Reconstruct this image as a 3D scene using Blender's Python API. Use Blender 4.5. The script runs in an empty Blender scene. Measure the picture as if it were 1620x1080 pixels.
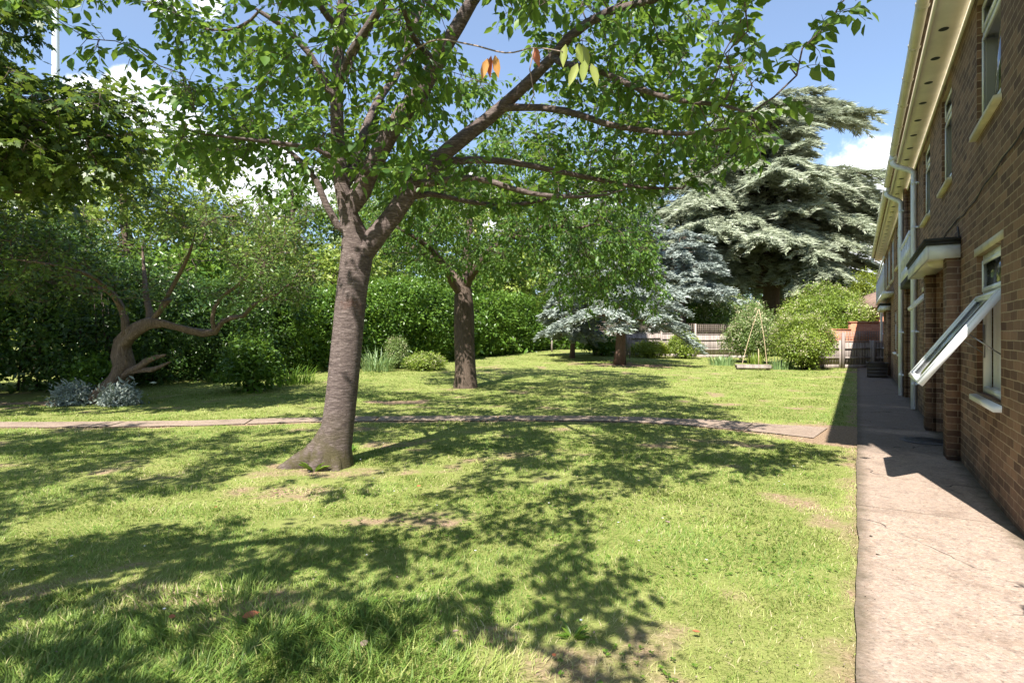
import bpy, math, random
import numpy as np
R = math.radians
rng = np.random.default_rng(7)
random.seed(7)
scene = bpy.context.scene
col = scene.collection

# ------------------------------------------------------------------ camera
F, HZ, CH = 890.0, 530.0, 1.46
cam_d = bpy.data.cameras.new("camera"); cam = bpy.data.objects.new("camera", cam_d); col.objects.link(cam)
cam.location = (0, 0, CH); cam.rotation_euler = (R(90), 0, 0)
cam_d.sensor_width = 36; cam_d.lens = 36 * F / 1620; cam_d.shift_y = -(540 - HZ) / 1620
cam_d.clip_start = 0.05; cam_d.clip_end = 2000
scene.camera = cam
scene.view_settings.view_transform = 'Standard'; scene.view_settings.look = 'None'
scene.view_settings.exposure = 1.42; scene.view_settings.gamma = 1
# ------------------------------------------------------------------ sun and sky
SD = np.array((-0.26, -0.77, 1.0)); SD = SD / np.linalg.norm(SD)      # towards the sun
el = math.asin(SD[2]); az = math.atan2(SD[0], SD[1])
sun_d = bpy.data.lights.new("sun", 'SUN'); sun = bpy.data.objects.new("sun", sun_d); col.objects.link(sun)
sun_d.energy = 5.0; sun_d.angle = R(0.53); sun_d.color = (1.0, 0.95, 0.87)
from mathutils import Vector
sun.rotation_euler = Vector(SD).to_track_quat('Z', 'Y').to_euler()
world = bpy.data.worlds.new("World"); scene.world = world; world.use_nodes = True


def setup_world():
    nt = world.node_tree; N = nt.nodes; L = nt.links; N.clear()
    out = N.new('ShaderNodeOutputWorld'); bg = N.new('ShaderNodeBackground')
    sky = N.new('ShaderNodeTexSky'); sky.sky_type = 'NISHITA'; sky.sun_disc = False
    sky.sun_elevation = el; sky.sun_rotation = az; sky.altitude = 50; sky.air_density = 1.0; sky.dust_density = 0.6; sky.ozone_density = 3.0
    bg.inputs[1].default_value = 0.10
    tc = N.new('ShaderNodeTexCoord')
    nz = N.new('ShaderNodeTexNoise'); nz.inputs['Scale'].default_value = 7; nz.inputs['Detail'].default_value = 7
    nz.inputs['Roughness'].default_value = 0.6
    L.new(tc.outputs['Generated'], nz.inputs['Vector'])
    dmin = None
    # cumulus banks, as directions (px, py of a 1620 wide view) with angular radii
    for (u, v, rr) in ((1392, 325, .105), (1440, 290, .10), (1330, 410, .10), (1400, 410, .13), (135, 150, .045), (200, 150, .055),
                       (255, 180, .06), (350, 260, .06), (420, 290, .09), (520, 300, .07), (262, 12, .032), (330, 5, .03),
                       (60, 290, .10), (1250, 330, .05), (760, 330, .08), (930, 330, .06)):
        d = np.array(((u - 810) / F, 1, (HZ - v) / F)); d /= np.linalg.norm(d)
        vm = N.new('ShaderNodeVectorMath'); vm.operation = 'DISTANCE'; vm.inputs[1].default_value = d
        L.new(tc.outputs['Generated'], vm.inputs[0])
        m = N.new('ShaderNodeMath'); m.operation = 'DIVIDE'; m.inputs[1].default_value = rr
        L.new(vm.outputs['Value'], m.inputs[0])
        if dmin is None: dmin = m
        else:
            k = N.new('ShaderNodeMath'); k.operation = 'MINIMUM'
            L.new(dmin.outputs[0], k.inputs[0]); L.new(m.outputs[0], k.inputs[1]); dmin = k
    a = N.new('ShaderNodeMath'); a.operation = 'MULTIPLY_ADD'; a.inputs[1].default_value = -2.2; 
    L.new(nz.outputs[0], a.inputs[0]); L.new(dmin.outputs[0], a.inputs[2])          # d - 2.2*noise
    mr = N.new('ShaderNodeMapRange'); mr.interpolation_type = 'SMOOTHSTEP'
    mr.inputs[1].default_value = -0.22; mr.inputs[2].default_value = -0.5; mr.inputs[3].default_value = 0; mr.inputs[4].default_value = 1
    L.new(a.outputs[0], mr.inputs[0])
    nz2 = N.new('ShaderNodeTexNoise'); nz2.inputs['Scale'].default_value = 4; nz2.inputs['Detail'].default_value = 5
    L.new(tc.outputs['Generated'], nz2.inputs['Vector'])
    cr = N.new('ShaderNodeValToRGB'); cr.color_ramp.elements[0].position = .3; cr.color_ramp.elements[1].position = .62
    cr.color_ramp.elements[0].color = (5.2, 5.6, 6.2, 1); cr.color_ramp.elements[1].color = (7.2, 7.2, 7.2, 1)
    L.new(nz2.outputs[0], cr.inputs[0])
    # thin high veil
    nz3 = N.new('ShaderNodeTexNoise'); nz3.inputs['Scale'].default_value = 2.3; nz3.inputs['Detail'].default_value = 6
    mp = N.new('ShaderNodeMapping'); mp.inputs['Scale'].default_value = (1, 1, 2.5); L.new(tc.outputs['Generated'], mp.inputs[0]); L.new(mp.outputs[0], nz3.inputs['Vector'])
    mr3 = N.new('ShaderNodeMapRange'); mr3.inputs[1].default_value = .35; mr3.inputs[2].default_value = .85; mr3.inputs[3].default_value = .28; mr3.inputs[4].default_value = .5
    L.new(nz3.outputs[0], mr3.inputs[0])
    mx0 = N.new('ShaderNodeMix'); mx0.data_type = 'RGBA'; mx0.inputs['B'].default_value = (1.75, 2.25, 3.25, 1)
    L.new(mr3.outputs[0], mx0.inputs['Factor']); L.new(sky.outputs[0], mx0.inputs['A'])
    mx = N.new('ShaderNodeMix'); mx.data_type = 'RGBA'
    L.new(mr.outputs[0], mx.inputs['Factor']); L.new(mx0.outputs['Result'], mx.inputs['A']); L.new(cr.outputs[0], mx.inputs['B'])
    L.new(mx.outputs['Result'], bg.inputs[0]); L.new(bg.outputs[0], out.inputs[0])


setup_world()

# ------------------------------------------------------------------ frame of the building: s along its wall, t across, h up
TT = (1356 - 810) / F
CO = 1 / math.sqrt(1 + TT * TT); SN = TT * CO
BROT = math.atan2(CO, SN)
def st(s, t, h=0.0): return np.array((SN * s + CO * t, CO * s - SN * t, h))
def to_s(X, Y): return SN * X + CO * Y
def to_t(X, Y): return CO * X - SN * Y
def px(u, v, Y): return np.array(((u - 810) / F * Y, Y, CH + (HZ - v) / F * Y))
def sstep(a, b, x): 
    q = np.clip((x - a) / (b - a), 0, 1); return q * q * (3 - 2 * q)

CO_, SN_ = CO, SN
_h = rng.random((64, 64))
def vnoise(x, y):
    x = np.asarray(x, float); y = np.asarray(y, float)
    xi = np.floor(x).astype(int); yi = np.floor(y).astype(int); fx = x - xi; fy = y - yi
    fx = fx * fx * (3 - 2 * fx); fy = fy * fy * (3 - 2 * fy)
    a = _h[xi % 64, yi % 64]; b = _h[(xi + 1) % 64, yi % 64]; c = _h[xi % 64, (yi + 1) % 64]; d = _h[(xi + 1) % 64, (yi + 1) % 64]
    return (a * (1 - fx) + b * fx) * (1 - fy) + (c * (1 - fx) + d * fx) * fy
def fnoise(x, y, o=3):
    v = 0; w = 0; a = 1
    for i in range(o): v = v + a * vnoise(x * 2 ** i + 13 * i, y * 2 ** i + 7 * i); w += a; a *= .5
    return v / w

def terrain(X, Y):
    X = np.asarray(X, float); Y = np.asarray(Y, float)
    D = Y * 0.85 - X * 0.5
    z = 0.5 * sstep(14.5, 30, D)
    away = sstep(0.3, 1.5, -to_t(X, Y))
    z = z + away * 0.05 * (fnoise(X * .35, Y * .35) - .5) * sstep(2, 6, Y)
    return z

# ------------------------------------------------------------------ mesh helpers
def mk(name, V, Fs, mat, parent=None, smooth=False, tint=None, mats=None, mi=None, bare=None):
    V = np.ascontiguousarray(V, dtype=np.float32).reshape(-1, 3)
    me = bpy.data.meshes.new(name); me.vertices.add(len(V)); me.vertices.foreach_set('co', V.ravel())
    loops = []; starts = []; o = 0
    for f in Fs:
        f = np.asarray(f, dtype=np.int32)
        if f.size == 0: continue
        n, k = f.shape; loops.append(f.ravel()); starts.append(o + np.arange(n) * k); o += n * k
    lv = np.concatenate(loops).astype(np.int32); ls = np.concatenate(starts).astype(np.int32)
    me.loops.add(len(lv)); me.loops.foreach_set('vertex_index', lv)
    me.polygons.add(len(ls)); me.polygons.foreach_set('loop_start', ls)
    if smooth: me.polygons.foreach_set('use_smooth', np.ones(len(ls), dtype=bool))
    if mats:
        for m in mats: me.materials.append(m)
        if mi is not None: me.polygons.foreach_set('material_index', np.asarray(mi, dtype=np.int32))
    elif mat: me.materials.append(mat)
    for nm, arr in (('tint', tint), ('bare', bare)):
        if arr is not None:
            at = me.attributes.new(nm, 'FLOAT', 'POINT'); at.data.foreach_set('value', np.asarray(arr, dtype=np.float32))
    me.update(calc_edges=True)
    ob = bpy.data.objects.new(name, me); col.objects.link(ob)
    if parent is not None: ob.parent = parent
    return ob

def tag(o, label=None, cat=None, group=None, kind=None):
    if label: o['label'] = label
    if cat: o['category'] = cat
    if group: o['group'] = group
    if kind: o['kind'] = kind
    return o

def empty(name, loc, label=None, cat=None, group=None, rz=0):
    o = bpy.data.objects.new(name, None); col.objects.link(o); o.location = loc; o.rotation_euler.z = rz
    o.empty_display_size = .2
    return tag(o, label, cat, group)

class MB:
    """collects boxes / prisms / tubes in local coordinates"""
    def __init__(s): s.V = []; s.T = []; s.Q = []; s.n = 0
    def add(s, V, Q=None, T=None):
        V = np.asarray(V, float).reshape(-1, 3); s.V.append(V)
        if Q is not None and len(Q): s.Q.append(np.asarray(Q) + s.n)
        if T is not None and len(T): s.T.append(np.asarray(T) + s.n)
        s.n += len(V)
    def box(s, x0, x1, y0, y1, z0, z1):
        V = [(x, y, z) for x in (x0, x1) for y in (y0, y1) for z in (z0, z1)]
        s.add(V, [(0, 1, 3, 2), (4, 6, 7, 5), (0, 4, 5, 1), (2, 3, 7, 6), (0, 2, 6, 4), (1, 5, 7, 3)])
    def obox(s, c, a, b, d):
        """oriented box: centre c, half vectors a, b, d"""
        c, a, b, d = map(lambda q: np.asarray(q, float), (c, a, b, d))
        V = [c + i * a + j * b + k * d for i in (-1, 1) for j in (-1, 1) for k in (-1, 1)]
        s.add(V, [(0, 1, 3, 2), (4, 6, 7, 5), (0, 4, 5, 1), (2, 3, 7, 6), (0, 2, 6, 4), (1, 5, 7, 3)])
    def tube(s, P, r, n=8, cap=True):
        V, Q = tube(np.asarray(P, float), r, n)
        k = len(P)
        s.add(V, Q)
        if cap:
            base = s.n - len(V)
            for ring, rev in ((0, True), (k - 1, False)):
                c = np.mean(V[ring * n:(ring + 1) * n], axis=0); s.V.append(c[None]); ci = s.n; s.n += 1
                idx = base + ring * n + np.arange(n); nx = np.roll(idx, -1)
                t = np.stack([idx, nx, np.full(n, ci)], 1)
                s.T.append(t[:, ::-1] if rev else t)
    def build(s, name, mat, parent=None, smooth=False):
        Fs = []
        if s.Q: Fs.append(np.concatenate(s.Q))
        if s.T: Fs.append(np.concatenate(s.T))
        return mk(name, np.concatenate(s.V), Fs, mat, parent, smooth)

def tube(P, r, n=8, wob=None):
    P = np.asarray(P, float); k = len(P)
    r = np.broadcast_to(np.asarray(r, float), (k,))
    T = np.gradient(P, axis=0); T /= np.linalg.norm(T, axis=1)[:, None] + 1e-9
    up = np.array((0, 0, 1.)) if abs(T[0][2]) < .9 else np.array((1., 0, 0))
    V = np.zeros((k, n, 3)); a = np.cross(T[0], up); a /= np.linalg.norm(a)
    th = np.arange(n) / n * 2 * math.pi
    for i in range(k):
        a = a - T[i] * np.dot(a, T[i]); a /= np.linalg.norm(a) + 1e-9; b = np.cross(T[i], a)
        rr = r[i] * (1 if wob is None else wob[i])
        V[i] = P[i] + (np.cos(th)[:, None] * a + np.sin(th)[:, None] * b) * np.reshape(rr, (-1, 1))
    i = np.arange(k - 1)[:, None] * n; j = np.arange(n)[None]; j2 = (j + 1) % n
    Q = np.stack([i + j, i + j2, i + n + j2, i + n + j], -1).reshape(-1, 4)
    return V.reshape(-1, 3), Q

def norm(a): return a / (np.linalg.norm(a, axis=-1, keepdims=True) + 1e-9)

LEAF_OV = (np.array([(0, 0, 0), (.28, .42, .06), (.62, .42, .05), (1, 0, -.1), (.62, -.42, .05), (.28, -.42, .06), (.3, 0, -.05), (.64, 0, -.06)]),
           np.array([(1, 2, 7, 6), (6, 7, 4, 5)]), np.array([(0, 1, 6), (2, 3, 7), (7, 3, 4), (0, 6, 5)]))
LEAF_DI = (np.array([(0, 0, 0), (.45, .5, .06), (1, 0, -.08), (.45, -.5, .06), (.45, 0, -.05)]), np.array([(0, 1, 2, 4), (0, 4, 2, 3)]), None)
_m = [(0, 0, 0), (.05, .35, .0), (.3, .62, -.03), (.38, .3, .02), (.72, .48, -.05), (.66, .2, .03), (1, 0, -.08), (.66, -.2, .03), (.72, -.48, -.05), (.38, -.3, .02), (.3, -.62, -.03), (.05, -.35, 0), (.35, 0, -.03)]
LEAF_MA = (np.array(_m), np.array([(0, 1, 2, 3), (0, 11, 12, 12)][:1] + [(12, 3, 4, 5), (12, 7, 8, 9), (0, 9, 10, 11), (12, 5, 6, 7)]), np.array([(0, 3, 12), (0, 12, 9)]))
NEEDLE = (np.array([(0, .5, 0), (0, -.5, 0), (1, 0, -.04)]), None, np.array([(0, 1, 2)]))

def leaves(name, P, D, N, Ln, W, tmpl, mat, parent, tint=None):
    tv, tq, tt = tmpl; n = len(P); k = len(tv)
    D = norm(D); B = norm(np.cross(N, D)); N2 = np.cross(D, B)
    Ln = np.broadcast_to(Ln, (n,)); W = np.broadcast_to(W, (n,))
    V = P[:, None] + (Ln[:, None] * tv[None, :, 0])[..., None] * D[:, None] + (W[:, None] * tv[None, :, 1])[..., None] * B[:, None] + (Ln[:, None] * tv[None, :, 2])[..., None] * N2[:, None]
    off = (np.arange(n) * k)[:, None, None]
    Fs = []
    if tq is not None: Fs.append((tq[None] + off).reshape(-1, 4))
    if tt is not None: Fs.append((tt[None] + off).reshape(-1, 3))
    if tint is None: tint = rng.random(n)
    return mk(name, V.reshape(-1, 3), Fs, mat, parent, smooth=False, tint=np.repeat(tint, k))

def rdir(n, z0=-1, z1=1):
    z = rng.uniform(z0, z1, n); a = rng.uniform(0, 2 * math.pi, n); q = np.sqrt(np.clip(1 - z * z, 0, 1))
    return np.stack([q * np.cos(a), q * np.sin(a), z], 1)

# ------------------------------------------------------------------ materials
def mat_new(name):
    m = bpy.data.materials.new(name); m.use_nodes = True; nt = m.node_tree
    b = nt.nodes['Principled BSDF']; return m, nt.nodes, nt.links, b
def mathn(N, L, op, a, b=None, c=None):
    m = N.new('ShaderNodeMath'); m.operation = op
    for i, q in enumerate((a, b, c)):
        if q is None: continue
        if isinstance(q, (int, float)): m.inputs[i].default_value = q
        else: L.new(q, m.inputs[i])
    return m.outputs[0]
def mixc(N, L, f, a, b, mode='MIX'):
    m = N.new('ShaderNodeMix'); m.data_type = 'RGBA'; m.blend_type = mode
    for s, q in (('Factor', f), ('A', a), ('B', b)):
        if isinstance(q, (int, float)): m.inputs[s].default_value = q
        elif isinstance(q, tuple): m.inputs[s].default_value = (*q, 1)
        else: L.new(q, m.inputs[s])
    return m.outputs['Result']
def noise(N, L, vec, scale, detail=4, rough=.55, dist=0):
    n = N.new('ShaderNodeTexNoise'); n.inputs['Scale'].default_value = scale; n.inputs['Detail'].default_value = detail
    n.inputs['Roughness'].default_value = rough; n.inputs['Distortion'].default_value = dist
    if vec is not None: L.new(vec, n.inputs['Vector'])
    return n.outputs[0]
def ramp(N, L, f, stops):
    r = N.new('ShaderNodeValToRGB'); e = r.color_ramp.elements
    while len(e) < len(stops): e.new(.5)
    for q, (p, c) in zip(e, stops): q.position = p; q.color = (*c, 1) if len(c) == 3 else c
    L.new(f, r.inputs[0]); return r.outputs[0]
def rng_map(N, L, f, a, b, c=0., d=1.):
    m = N.new('ShaderNodeMapRange'); m.inputs[1].default_value = a; m.inputs[2].default_value = b; m.inputs[3].default_value = c; m.inputs[4].default_value = d
    L.new(f, m.inputs[0]); return m.outputs[0]
def bump(N, L, b, f, dist=.01, st_=1.0):
    k = N.new('ShaderNodeBump'); k.inputs['Distance'].default_value = dist; k.inputs['Strength'].default_value = st_
    L.new(f, k.inputs['Height']); L.new(k.outputs[0], b.inputs['Normal'])
def geo_pos(N): return N.new('ShaderNodeNewGeometry').outputs['Position']
def obj_co(N): return N.new('ShaderNodeTexCoord').outputs['Object']
def mapping(N, L, v, sc):
    m = N.new('ShaderNodeMapping'); m.inputs['Scale'].default_value = sc; L.new(v, m.inputs[0]); return m.outputs[0]

def leaf_mat(name, dark, mid, light, transl=(.30, .42, .05), tf=.38, rough=.42, nsc=1.2):
    m, N, L, b = mat_new(name)
    at = N.new('ShaderNodeAttribute'); at.attribute_name = 'tint'
    nz = noise(N, L, geo_pos(N), nsc, 2)
    f = mathn(N, L, 'ADD', mathn(N, L, 'MULTIPLY', at.outputs['Fac'], .65), mathn(N, L, 'MULTIPLY', nz, .35))
    c = ramp(N, L, f, [(.15, dark), (.5, mid), (.85, light)])
    L.new(c, b.inputs['Base Color']); b.inputs['Roughness'].default_value = rough; b.inputs['Specular IOR Level'].default_value = .45
    tr = N.new('ShaderNodeBsdfTranslucent'); tc = mixc(N, L, .5, c, transl)
    L.new(tc, tr.inputs[0])
    mx = N.new('ShaderNodeMixShader'); mx.inputs[0].default_value = tf
    L.new(b.outputs[0], mx.inputs[1]); L.new(tr.outputs[0], mx.inputs[2])
    L.new(mx.outputs[0], N['Material Output'].inputs[0])
    return m

def plain(name, c, rough=.5, var=.12, nsc=6, bmp=0, spec=.5, metal=0):
    m, N, L, b = mat_new(name)
    n = noise(N, L, obj_co(N), nsc, 6, .6)
    dk = tuple(x * (1 - var * 2) for x in c); lt = tuple(min(1, x * (1 + var)) for x in c)
    L.new(ramp(N, L, n, [(.3, dk), (.65, lt)]), b.inputs['Base Color'])
    b.inputs['Roughness'].default_value = rough; b.inputs['Specular IOR Level'].default_value = spec; b.inputs['Metallic'].default_value = metal
    if bmp: bump(N, L, b, noise(N, L, obj_co(N), nsc * 8, 4), bmp)
    return m

M = {}
M['cherry_leaf'] = leaf_mat('cherry_leaf', (.018, .054, .010), (.060, .135, .020), (.16, .26, .040), (.34, .50, .06), .42)
M['maple_leaf'] = leaf_mat('maple_leaf', (.022, .052, .010), (.055, .105, .018), (.13, .17, .03), (.32, .42, .05), .38)
M['lime_leaf'] = leaf_mat('lime_leaf', (.095, .155, .020), (.21, .29, .042), (.38, .42, .095), (.38, .48, .08), .4, nsc=.5)
M['dark_leaf'] = leaf_mat('dark_leaf', (.020, .052, .010), (.050, .105, .018), (.11, .18, .03), (.20, .32, .04), .28, rough=.35)
M['hedge_leaf'] = leaf_mat('hedge_leaf', (.040, .095, .012), (.095, .185, .022), (.19, .29, .04), (.30, .45, .05), .35, rough=.35, nsc=.7)
M['twig_leaf'] = leaf_mat('twig_leaf', (.040, .085, .018), (.095, .165, .034), (.18, .26, .06), (.26, .38, .06), .35)
M['pale_leaf'] = leaf_mat('pale_leaf', (.075, .125, .030), (.14, .21, .055), (.24, .29, .11), (.34, .44, .1), .35)
M['cream_flower'] = leaf_mat('cream_flower', (.38, .34, .19), (.50, .45, .28), (.62, .57, .40), (.5, .45, .3), .25)
M['gold_leaf'] = leaf_mat('gold_leaf', (.13, .19, .02), (.24, .30, .03), (.38, .42, .05), (.45, .5, .05), .3)
M['blue_needle'] = leaf_mat('blue_needle', (.13, .165, .14), (.28, .325, .285), (.50, .55, .51), (.34, .40, .36), .2, rough=.6, nsc=.9)
M['cedar_needle'] = leaf_mat('cedar_needle', (.15, .18, .12), (.32, .355, .245), (.52, .55, .42), (.38, .42, .28), .26, rough=.6, nsc=.4)
M['silver_leaf'] = leaf_mat('silver_leaf', (.16, .20, .17), (.30, .35, .31), (.48, .52, .48), (.3, .36, .3), .2)
M['iris_leaf'] = leaf_mat('iris_leaf', (.11, .19, .07), (.20, .30, .12), (.34, .42, .2), (.3, .42, .1), .3)
M['autumn_leaf'] = leaf_mat('autumn_leaf', (.38, .10, .05), (.52, .17, .09), (.56, .32, .08), (.6, .25, .10), .35)
M['yellow_leaf'] = leaf_mat('yellow_leaf', (.20, .25, .05), (.28, .34, .08), (.40, .42, .12), (.6, .6, .15), .4)

def bark_mat(name, dark, mid, light, bands=True, red=(.16, .06, .035), moss=None):
    m, N, L, b = mat_new(name)
    o = obj_co(N)
    v = mapping(N, L, o, (9, 9, 60) if bands else (16, 16, 3.2))
    n1 = noise(N, L, v, 1.0, 9, .8, 1.3)
    n2 = noise(N, L, o, 3.2, 6, .6)
    n3 = noise(N, L, mapping(N, L, o, (14, 14, 60) if bands else (60, 60, 8)), 1, 6, .75)
    f = mathn(N, L, 'ADD', mathn(N, L, 'MULTIPLY', n1, .6), mathn(N, L, 'MULTIPLY', n3, .4))
    c = ramp(N, L, f, [(.35, dark), (.5, mid), (.66, light)])
    c = mixc(N, L, rng_map(N, L, n2, .62, .8, 0, .7), c, red)
    if moss:
        s = N.new('ShaderNodeSeparateXYZ'); L.new(geo_pos(N), s.inputs[0])
        lo = rng_map(N, L, s.outputs[2], .65, 0.15)
        mf = mathn(N, L, 'MULTIPLY', lo, rng_map(N, L, noise(N, L, o, 6, 6, .7), .36, .56))
        c = mixc(N, L, mf, c, moss)
    L.new(c, b.inputs['Base Color']); b.inputs['Roughness'].default_value = .7; b.inputs['Specular IOR Level'].default_value = .3
    h = mathn(N, L, 'ADD', mathn(N, L, 'MULTIPLY', n1, 1.0), mathn(N, L, 'MULTIPLY', n3, .6))
    bump(N, L, b, h, .022, .9)
    return m
M['cherry_bark'] = bark_mat('cherry_bark', (.026, .018, .017), (.112, .082, .074), (.34, .275, .25), True, (.17, .075, .05), (.075, .062, .028))
M['dark_bark'] = bark_mat('dark_bark', (.03, .021, .016), (.088, .062, .046), (.17, .128, .1), False, (.10, .06, .035))
M['gnarl_bark'] = bark_mat('gnarl_bark', (.028, .019, .015), (.130, .090, .066), (.33, .25, .19), False, (.22, .13, .08))
M['red_bark'] = bark_mat('red_bark', (.045, .028, .022), (.12, .072, .055), (.21, .135, .105), False, (.13, .07, .05))
M['stem'] = plain('stem', (.05, .036, .025), .8, .2, 5)
M['pale_twig'] = plain('pale_twig', (.22, .16, .13), .7, .2, 30)

def brick_mat(name, c1, c2, mortar, alt=None, stain=True):
    m, N, L, b = mat_new(name)
    o = obj_co(N); s = N.new('ShaderNodeSeparateXYZ'); L.new(o, s.inputs[0])
    cb = N.new('ShaderNodeCombineXYZ'); L.new(mathn(N, L, 'ADD', s.outputs[0], s.outputs[1]), cb.inputs[0]); L.new(s.outputs[2], cb.inputs[1])
    # slightly wavering joints
    wob = N.new('ShaderNodeTexNoise'); wob.inputs['Scale'].default_value = 6; L.new(cb.outputs[0], wob.inputs['Vector'])
    va = N.new('ShaderNodeVectorMath'); va.operation = 'MULTIPLY_ADD'; va.inputs[1].default_value = (.013, .013, 0)
    L.new(wob.outputs['Color'], va.inputs[0]); L.new(cb.outputs[0], va.inputs[2])
    bt = N.new('ShaderNodeTexBrick'); bt.inputs['Scale'].default_value = 1; bt.inputs['Brick Width'].default_value = .225
    bt.inputs['Row Height'].default_value = .075; bt.inputs['Mortar Size'].default_value = .0055; bt.inputs['Mortar Smooth'].default_value = .25
    bt.inputs['Bias'].default_value = 0; bt.offset = .5; bt.inputs['Color1'].default_value = (0, 0, 0, 1); bt.inputs['Color2'].default_value = (1, 1, 1, 1); bt.inputs['Mortar'].default_value = (.5, .5, .5, 1)
    L.new(va.outputs[0], bt.inputs['Vector'])
    nb = noise(N, L, o, 38, 6, .7)
    nv = noise(N, L, mapping(N, L, cb.outputs[0], (13, 3, 1)), 2.2, 5, .65)
    f = mathn(N, L, 'ADD', mathn(N, L, 'MULTIPLY', bt.outputs[0], .52), mathn(N, L, 'ADD', mathn(N, L, 'MULTIPLY', nb, .25), mathn(N, L, 'MULTIPLY', nv, .3)))
    cc = ramp(N, L, f, [(.22, c1), (.55, tuple((a + d) / 2 for a, d in zip(c1, c2))), (.82, c2)] + ([(.97, alt)] if alt else []))
    mc = mixc(N, L, rng_map(N, L, nb, .35, .65), tuple(x * .72 for x in mortar), mortar)
    c = mixc(N, L, bt.outputs['Fac'], cc, mc)
    if stain:
        n2 = noise(N, L, mapping(N, L, o, (1, 1, .5)), 1.4, 5, .6)
        c = mixc(N, L, rng_map(N, L, n2, .5, .75, 0, .45), c, mixc(N, L, 1.0, c, (.62, .55, .5), 'MULTIPLY'))
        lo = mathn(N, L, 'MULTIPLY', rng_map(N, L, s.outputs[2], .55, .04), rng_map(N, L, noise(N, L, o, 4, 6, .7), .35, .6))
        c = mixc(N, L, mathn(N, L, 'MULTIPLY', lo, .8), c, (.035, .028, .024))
    L.new(c, b.inputs['Base Color']); b.inputs['Roughness'].default_value = .85; b.inputs['Specular IOR Level'].default_value = .25
    h = mathn(N, L, 'SUBTRACT', mathn(N, L, 'MULTIPLY', nb, .35), bt.outputs['Fac'])
    bump(N, L, b, h, .006, .8)
    return m
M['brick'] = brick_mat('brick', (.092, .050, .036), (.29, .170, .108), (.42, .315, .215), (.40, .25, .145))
M['red_brick'] = brick_mat('red_brick', (.36, .12, .062), (.52, .22, .12), (.46, .34, .25), None, False)
M['cream'] = plain('cream_paint', (.74, .68, .56), .45, .06, 3)
M['white'] = plain('white_paint', (.72, .73, .76), .35, .05, 4)
M['upvc'] = plain('upvc', (.86, .87, .89), .25, .03, 3)
M['pipe'] = plain('pipe_plastic', (.76, .80, .88), .35, .06, 3)
M['sill'] = plain('sill_paint', (.58, .50, .34), .5, .12, 5)
M['felt'] = plain('roof_felt', (.028, .028, .030), .8, .2, 8, .004)
M['tile'] = plain('roof_tile', (.20, .13, .10), .8, .2, 5, .01)
M['black'] = plain('black_rubber', (.012, .012, .013), .5, .1)
M['dark_room'] = plain('dark_room', (.05, .045, .04), .9, .1)
M['blind'] = plain('net_curtain', (.82, .82, .84), .8, .06, 2)
M['metal'] = plain('steel_stay', (.35, .35, .36), .3, .1, 5, metal=.8)
M['mast'] = plain('mast_paint', (.60, .64, .70), .4, .03, .3)
M['iron'] = plain('cast_iron', (.06, .055, .055), .6, .2, 12, .004)
M['door'] = plain('door_paint', (.10, .07, .05), .5, .1)
M['lead'] = plain('cable_black', (.02, .018, .018), .6, .1)
M['lamp'] = plain('lamp_glass', (.66, .60, .42), .35, .05)

def wood_mat(name, a, b_, vert=True, rough=.8, bw=.12):
    m, N, L, b = mat_new(name)
    o = obj_co(N)
    n = noise(N, L, mapping(N, L, o, (30, 30, 2) if vert else (2, 30, 30)), 1, 6, .65, .3)
    n2 = noise(N, L, o, 1.6, 4)
    s = N.new('ShaderNodeSeparateXYZ'); L.new(o, s.inputs[0])
    bd = mathn(N, L, 'FRACT', mathn(N, L, 'MULTIPLY', mathn(N, L, 'FLOOR', mathn(N, L, 'DIVIDE', mathn(N, L, 'ADD', s.outputs[0], 50.0), bw)), .618))
    f = mathn(N, L, 'ADD', mathn(N, L, 'ADD', mathn(N, L, 'MULTIPLY', n, .5), mathn(N, L, 'MULTIPLY', n2, .3)), mathn(N, L, 'MULTIPLY', bd, .2))
    L.new(ramp(N, L, f, [(.3, a), (.7, b_)]), b.inputs['Base Color']); b.inputs['Roughness'].default_value = rough
    bump(N, L, b, n, .004, .6); return m
M['fence_wood'] = wood_mat('fence_wood', (.16, .13, .115), (.37, .315, .28))
M['trellis_wood'] = wood_mat('trellis_wood', (.12, .09, .07), (.24, .19, .16))
M['plank_wood'] = wood_mat('plank_wood', (.24, .16, .11), (.44, .32, .24), False)
M['cane'] = wood_mat('cane', (.34, .25, .15), (.54, .43, .28))
M['barrel_wood'] = wood_mat('barrel_wood', (.035, .026, .022), (.09, .065, .05), False)
M['trough_wood'] = wood_mat('trough_wood', (.035, .028, .024), (.085, .068, .056), False)

def glass_mat(name, clear=True):
    m, N, L, b = mat_new(name)
    if clear:
        N.remove(b)
        tr = N.new('ShaderNodeBsdfTransparent'); tr.inputs[0].default_value = (.86, .89, .88, 1)
        gl = N.new('ShaderNodeBsdfGlossy'); gl.inputs['Roughness'].default_value = .01
        fr = N.new('ShaderNodeFresnel'); fr.inputs['IOR'].default_value = 2.3
        mx = N.new('ShaderNodeMixShader'); L.new(fr.outputs[0], mx.inputs[0]); L.new(tr.outputs[0], mx.inputs[1]); L.new(gl.outputs[0], mx.inputs[2])
        L.new(mx.outputs[0], N['Material Output'].inputs[0])
    else:
        b.inputs['Base Color'].default_value = (.015, .018, .02, 1); b.inputs['Roughness'].default_value = .015; b.inputs['IOR'].default_value = 1.9
        bump(N, L, b, noise(N, L, obj_co(N), 1.6, 1), .004, .25)
    return m
M['glass'] = glass_mat('window_glass', True)
M['glass_dark'] = glass_mat('window_glass_dark', False)

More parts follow.
